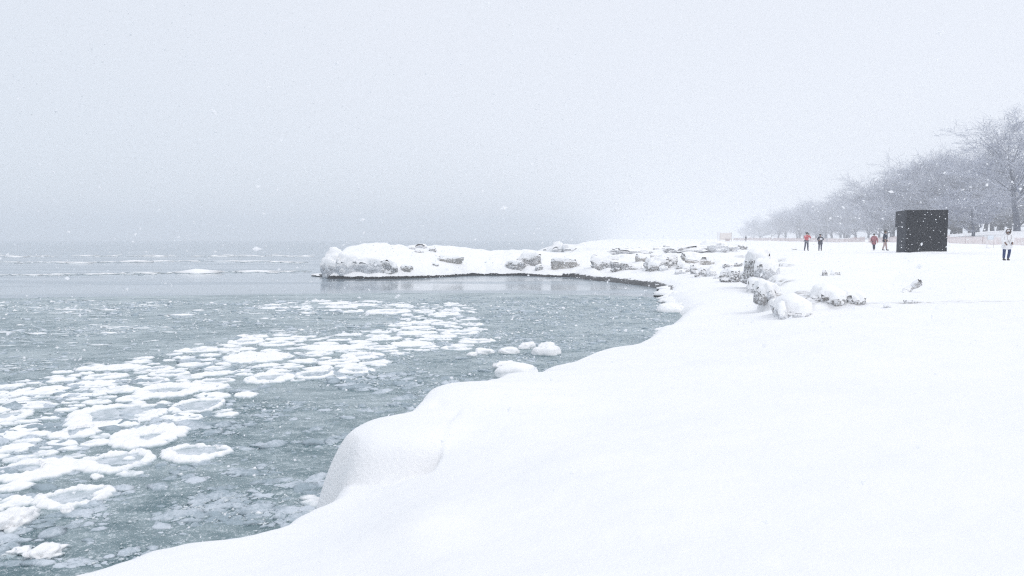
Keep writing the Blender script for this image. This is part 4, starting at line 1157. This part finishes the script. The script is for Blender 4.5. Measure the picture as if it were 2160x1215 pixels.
M['skin_dark'] = mat_plain('dark_skin', (0.22, 0.12, 0.08), .5, .08, 20)
M['hair'] = mat_plain('dark_hair', (0.03, 0.025, 0.02), .6, .2, 40)
M['boot'] = mat_plain('boot', (0.03, 0.03, 0.04), .5, .2, 20)
M['eye'] = mat_plain('eye', (0.02, 0.02, 0.02), .2, .0, 5)
def person(u, d, height, face, label, pose, mats, coat_len=.50, bulk=1.0, hat=None, hood=False, scarf=False):
    """face: heading in degrees, 0 = looks at the camera, 90 = looks to the photo's right."""
    x = (u - 1080) / 1500 * d; g = gz(x, d)
    root = empty('person', (x, d, g), R(face)); tag(root, label, 'person', 'people on the beach')
    k = height / 1.75; root.scale = (k, k, k)
    # local: looks along -Y, +X = photo right when face == 0
    P_ = dict(pelvis=(0, 0, .93), chest=(0, 0, 1.25), neck=(0, 0, 1.47), head=(0, -.02, 1.60), top=(0, 0, 1.70),
              shL=(-.18, 0, 1.40), elL=(-.25, .02, 1.13), haL=(-.24, -.06, .90), shR=(.18, 0, 1.40), elR=(.25, .02, 1.13), haR=(.24, -.06, .90),
              hiL=(-.09, 0, .90), knL=(-.10, -.02, .50), anL=(-.11, .02, .09), toL=(-.12, -.16, .04), hiR=(.09, 0, .90), knR=(.10, -.02, .50), anR=(.11, .02, .09), toR=(.12, -.16, .04))
    P_.update(pose)
    # body, one continuous skin: pelvis root
    names = ['pelvis', 'chest', 'neck', 'head', 'top', 'shL', 'elL', 'haL', 'shR', 'elR', 'haR', 'hiL', 'knL', 'anL', 'toL', 'hiR', 'knR', 'anR', 'toR']
    idx = {n: i for i, n in enumerate(names)}
    E = [('pelvis', 'chest'), ('chest', 'neck'), ('neck', 'head'), ('head', 'top'), ('chest', 'shL'), ('shL', 'elL'), ('elL', 'haL'), ('chest', 'shR'), ('shR', 'elR'), ('elR', 'haR'),
         ('pelvis', 'hiL'), ('hiL', 'knL'), ('knL', 'anL'), ('anL', 'toL'), ('pelvis', 'hiR'), ('hiR', 'knR'), ('knR', 'anR'), ('anR', 'toR')]
    Rr = dict(pelvis=(.13, .10), chest=(.13, .10), neck=.055, head=(.085, .10), top=(.06, .07), shL=.06, elL=.042, haL=.03, shR=.06, elR=.042, haR=.03, hiL=.08, knL=.055, anL=.04, toL=.03, hiR=.08, knR=.055, anR=.04, toR=.03)
    vs = [P_[n] for n in names]; es = [(idx[a], idx[b]) for a, b in E]; rr = [Rr[n] for n in names]
    # fingers: five per hand, rooted in the palm
    for s, el, ha in (('L', 'elL', 'haL'), ('R', 'elR', 'haR')):
        e = Vector(P_[el]); h = Vector(P_[ha]); dr = (h - e).normalized()
        side = dr.cross(Vector((1, 0, 0)));
        if side.length < .2: side = dr.cross(Vector((0, 1, 0)))
        side.normalize()
        palm = h + dr * .07
        ip = len(vs); vs.append(tuple(palm)); rr.append((.038, .022)); es.append((idx[ha], ip))
        for q in range(4):
            o_ = (q - 1.5) * .021; Lf = (.075, .085, .08, .062)[q]
            a = palm + side * o_ + dr * .025; b = a + dr * Lf * .5; c_ = b + dr * Lf * .42 + Vector((0, -.012, -.008))
            i0 = len(vs); vs.extend([tuple(a), tuple(b), tuple(c_)]); rr.extend([.0095, .009, .0075]); es.extend([(ip, i0), (i0, i0 + 1), (i0 + 1, i0 + 2)])
        a = h + side * .03 + dr * .03; b = a + side * .035 + dr * .035
        i0 = len(vs); vs.extend([tuple(a), tuple(b)]); rr.extend([.012, .009]); es.extend([(idx[ha], i0), (i0, i0 + 1)])
    body = skin('body', vs, es, rr, mats.get('skin', M['skin']), root, 2)
    # nose and eyes
    hd = Vector(P_['head'])
    v, f = rock_mesh(3, .014, .022, .026, 0, .05, 0, 2); link('nose', mesh_np('nose', v, f), mats.get('skin', M['skin']), root, loc=hd + Vector((0, -.102, .0)))
    for s in (-1, 1):
        v, f = rock_mesh(4, .013, .010, .010, 0, .02, 0, 2); link('eye', mesh_np('eye', v, f), M['eye'], root, loc=hd + Vector((s * .034, -.092, .028)))
    # coat: torso + sleeves
    hem = P_['pelvis'][2] + .02 - (coat_len - .25)
    pz = P_['pelvis']; ch = P_['chest']
    hemv = (pz[0], pz[1], hem)
    mid = tuple((Vector(pz) + Vector(ch)) / 2)
    wr = lambda e_, h_: tuple(Vector(e_).lerp(Vector(h_), .93))
    cv = [pz, mid, ch, (P_['neck'][0], P_['neck'][1], P_['neck'][2] - .02), P_['shL'], P_['elL'], wr(P_['elL'], P_['haL']), P_['shR'], P_['elR'], wr(P_['elR'], P_['haR'])]
    ce = [(0, 1), (1, 2), (2, 3), (2, 4), (4, 5), (5, 6), (2, 7), (7, 8), (8, 9)]
    b_ = bulk
    cr_ = [(.185 * b_, .145 * b_), (.18 * b_, .145 * b_), (.19 * b_, .15 * b_), (.085, .085), .092 * b_, .070 * b_, .052 * b_, .092 * b_, .070 * b_, .052 * b_]
    if hem < pz[2] - .03:
        n = 3 if pz[2] - hem > .25 else 2
        for q in range(1, n + 1):
            cv.append((pz[0], pz[1], pz[2] + (hem - pz[2]) * q / n)); cr_.append(((.19 + .02 * q / n) * b_, (.155 + .015 * q / n) * b_))
            ce.append((0 if q == 1 else len(cv) - 2, len(cv) - 1))
    skin('coat', cv, ce, cr_, mats['coat'], root, 2)
    # trousers
    tv = [P_['pelvis'], P_['hiL'], P_['knL'], (P_['anL'][0], P_['anL'][1], P_['anL'][2] + .03), P_['hiR'], P_['knR'], (P_['anR'][0], P_['anR'][1], P_['anR'][2] + .03)]
    skin('trousers', tv, [(0, 1), (1, 2), (2, 3), (0, 4), (4, 5), (5, 6)], [(.155, .12), .105, .078, .066, .105, .078, .066], mats['trousers'], root, 2)
    for s in 'LR':
        a = Vector(P_['an' + s]); t = Vector(P_['to' + s])
        skin('boot', [tuple(a + Vector((0, 0, .06))), tuple(a + Vector((0, .0, -.035))), tuple(t + Vector((0, 0, .012)))], [(0, 1), (1, 2)], [.068, .062, .05], mats.get('boot', M['boot']), root, 2)
        a = Vector(P_['el' + s]); h = Vector(P_['ha' + s]); dr = (h - a).normalized()
    if hat is not None:
        k_ = .8 if hood else 1.0
        v, f = rock_mesh(5, .115 * k_, .125 * k_, .10 * k_, .05, .04, 0, 3); link('hat', mesh_np('hat', v, f), hat, root, loc=hd + Vector((0, .0 if hood else .02, .05 if hood else .075)))
    else:
        v, f = rock_mesh(6, .105, .115, .11, .05, .06, 0, 3); link('hair', mesh_np('hair', v, f), mats.get('hair', M['hair']), root, loc=hd + Vector((0, .035, .05)))
    if hood:
        # hood shell open to the front, with a rim
        bm = bmesh.new(); bmesh.ops.create_icosphere(bm, subdivisions=4, radius=1.0)
        bmesh.ops.delete(bm, geom=[q for q in bm.verts if q.co.y < -.55 and q.co.z > -.85], context='VERTS')
        bmesh.ops.scale(bm, vec=(.160, .17, .20), verts=bm.verts)
        me_ = bpy.data.meshes.new('hood'); bm.to_mesh(me_); bm.free()
        for p_ in me_.polygons: p_.use_smooth = True
        ho = link('hood', me_, mats['coat'], root, loc=hd + Vector((0, .03, 0)))
        so = ho.modifiers.new('th', 'SOLIDIFY'); so.thickness = .02
        segs = []
        for q in range(20):
            a0, a1 = 2 * math.pi * q / 20, 2 * math.pi * (q + 1) / 20
            f_ = lambda a: (.118 * math.cos(a), -.082, .145 * math.sin(a))
            segs.append((f_(a0), f_(a1), .022, .022))
        link('hood_rim', mesh_np('hood_rim', *tube_np(segs, 8)), mats.get('rim', M['hair']), root, loc=hd)
    return root, P_
def cloth(n, c, v=.15): return mat_plain(n, c, .85, v, 14, frost=.08, spec=.15)
m_red = cloth('red_jacket', (.60, .15, .17)); m_grey = cloth('dark_grey_trousers', (.085, .09, .12)); m_char = cloth('charcoal_coat', (.09, .095, .12), .4)
m_brick = cloth('brick_coat', (.36, .15, .17), .3); m_navy = cloth('navy_jacket', (.018, .028, .055), .4); m_tan = cloth('tan_trousers', (.42, .32, .30))
m_white = cloth('white_parka', (.84, .84, .85), .05); m_jean = cloth('blue_jeans', (.03, .05, .14)); m_navy2 = cloth('dark_leggings', (.03, .04, .06))
m_shoe = cloth('pale_boots', (.45, .42, .42)); m_ltan = cloth('light_bag', (.70, .70, .72)); m_cap = cloth('white_cap', (.75, .75, .78)); m_dh = cloth('dark_beanie', (.03, .04, .05)); m_fur = cloth('dark_fur_trim', (.16, .13, .12))
# red jacket, arms up to the face
root, q = person(1700, 68, 1.77, 8, 'person in a red jacket with hands raised to the face', dict(
    elL=(-.30, -.16, 1.20), haL=(-.10, -.24, 1.50), elR=(.36, -.12, 1.18), haR=(.10, -.24, 1.46), knL=(-.13, -.02, .5), anL=(-.19, 0, .09), toL=(-.23, -.15, .04), knR=(.13, -.02, .5), anR=(.15, 0, .09), toR=(.19, -.15, .04)),
    dict(coat=m_red, trousers=m_grey), coat_len=.28, hat=m_dh)
link('camera_body', box_mesh('camera_body', -.07, .07, -.36, -.29, 1.54, 1.63, .01), M['boot'], root)
# charcoal coat with pale bag on the chest
root, q = person(1729, 68, 1.64, -25, 'person in a dark grey knee length coat carrying a pale bag', dict(
    elL=(-.27, -.04, 1.13), haL=(-.12, -.22, 1.10), elR=(.28, -.04, 1.14), haR=(.06, -.24, 1.20), head=(-.02, -.05, 1.59)),
    dict(coat=m_char, trousers=m_grey), coat_len=.55, bulk=1.22, hat=m_dh)
v, f = rock_mesh(31, .13, .08, .10, .5, .06, 0, 3); link('bag', mesh_np('bag', v, f), m_ltan, root, loc=(.06, -.27, 1.22))
# brick coat, walking
person(1842, 66, 1.58, -30, 'person in a brick red long coat and dark cap walking', dict(
    elL=(-.27, .03, 1.15), haL=(-.27, .0, .84), elR=(.29, .02, 1.15), haR=(.33, -.08, .86), knL=(-.04, -.10, .50), anL=(-.02, .0, .10), toL=(-.06, -.14, .04), knR=(.05, .02, .50), anR=(.06, .22, .13), toR=(.03, .08, .05)),
    dict(coat=m_brick, trousers=m_navy2, boot=m_shoe), coat_len=.62, bulk=1.15, hat=m_dh)
# navy jacket, tan trousers
person(1865, 66, 1.88, 50, 'tall person in a navy jacket and tan trousers next to the black box', dict(
    elL=(-.27, .04, 1.16), haL=(-.26, -.05, .92), elR=(.32, .02, 1.17), haR=(.38, -.1, .92), knL=(-.12, .02, .5), anL=(-.16, .12, .09), toL=(-.17, -.05, .04), knR=(.11, -.08, .5), anR=(.13, -.12, .09), toR=(.15, -.31, .04)),
    dict(coat=m_navy, trousers=m_tan), coat_len=.34, bulk=1.08, hat=None)
# white parka
root, q = person(2122, 38.6, 1.74, -6, 'person in a long white hooded parka and blue jeans standing on the snow', dict(
    elL=(-.27, -.02, 1.14), haL=(-.18, -.14, .98), elR=(.28, -.02, 1.14), haR=(.20, -.14, .98), head=(-.02, -.06, 1.585), hiL=(-.11, 0, .9), knL=(-.13, -.02, .5), anL=(-.12, .02, .09), hiR=(.12, 0, .9), knR=(.14, -.02, .5), anR=(.07, -.03, .09), toR=(.05, -.2, .04), toL=(-.10, -.14, .04)),
    dict(coat=m_white, trousers=m_jean, skin=M['skin_dark'], rim=m_fur), coat_len=.60, bulk=1.22, hat=m_cap, hood=True)
cord = mat_plain('drawcord', (.28, .25, .25), .7)
for a, b in (((-.11, -.19, 1.38), (-.10, -.215, 1.20)), ((-.10, -.215, 1.20), (-.01, -.225, 1.0)), ((.13, -.17, 1.42), (.10, -.21, 1.20)), ((.10, -.21, 1.20), (.01, -.225, 1.0)), ((0, -.228, 1.0), (0.0, -.228, .90))):
    link('strap', mesh_np('strap', *tube_np([(a, b, .008, .008)], 6)), cord, root)
# tiny distant person
person(1572, 210, 1.75, 10, 'tiny hazy grey person far down the shore', {}, dict(coat=m_char, trousers=m_grey), coat_len=.4, hat=m_dh)

# ================================================================== falling snow
rs = np.random.RandomState(12)
N = 100000
fx = rs.uniform(-24, 26, N); fy = rs.uniform(-5, 27, N); fz = rs.uniform(0.02, 15, N)
dd = np.sqrt(fx ** 2 + fy ** 2 + (fz - EYE) ** 2)
gh = np.maximum(height(fx, fy)[0], 0.0)
k = (dd > 1.1) & (fz > gh + .05)
fx, fy, fz, dd = fx[k], fy[k], fz[k], dd[k]
n = len(fx)
siz = 0.0062 * rs.lognormal(0, .40, n) * np.clip(dd / 5.0, .38, 1)
octv = np.array([(1, 0, 0), (-1, 0, 0), (0, 1, 0), (0, -1, 0), (0, 0, 1), (0, 0, -1)], float)
octf = np.array([(0, 2, 1), (0, 1, 3), (0, 4, 1), (0, 1, 5), (2, 4, 3), (2, 3, 5)])
jit = rs.uniform(.55, 1.5, (n, 6, 1)) * octv[None]
el = rs.uniform(1.0, 2.0, n)
th = rs.normal(0.35, .5, n)
x = jit[:, :, 0] * el[:, None]; y = jit[:, :, 1]; z = jit[:, :, 2]
X_ = (x * np.cos(th)[:, None] - z * np.sin(th)[:, None]); Z_ = (x * np.sin(th)[:, None] + z * np.cos(th)[:, None])
V = np.stack([X_, y, Z_], -1) * siz[:, None, None] + np.stack([fx, fy, fz], 1)[:, None, :]
F = octf[None] + (np.arange(n) * 6)[:, None, None]
def mat_flake():
    a = NT('snowflake')
    df = a.n('ShaderNodeBsdfDiffuse'); tr = a.n('ShaderNodeBsdfTranslucent'); mx_ = a.n('ShaderNodeMixShader')
    df.inputs[0].default_value = (.97, .975, .985, 1); tr.inputs[0].default_value = (.97, .975, .985, 1); mx_.inputs[0].default_value = .5
    a.l(df.outputs[0], mx_.inputs[1]); a.l(tr.outputs[0], mx_.inputs[2])
    o = [q for q in a.t.nodes if q.type == 'OUTPUT_MATERIAL'][0]; a.l(mx_.outputs[0], o.inputs['Surface'])
    return a.m
M['flake'] = mat_flake()
tag(link('falling_snow', mesh_np('falling_snow', V.reshape(-1, 3), F.reshape(-1, 3), False), M['flake']), 'snowflakes drifting down everywhere in the air', kind='stuff')

# ================================================================== haze
me = box_mesh('haze', -1450, 2450, -320, 1450, -3.0, 42.0)
hz = bpy.data.materials.new('haze'); hz.use_nodes = True; ht = hz.node_tree; ht.nodes.clear()
ho_ = ht.nodes.new('ShaderNodeOutputMaterial'); pv = ht.nodes.new('ShaderNodeVolumePrincipled')
pv.inputs['Color'].default_value = (0.955, 0.975, 1.0, 1); pv.inputs['Density'].default_value = HAZE; pv.inputs['Anisotropy'].default_value = 0.0
ht.links.new(pv.outputs[0], ho_.inputs['Volume'])
tag(link('haze', me, hz), 'pale snow haze filling the air over lake and beach', kind='stuff')
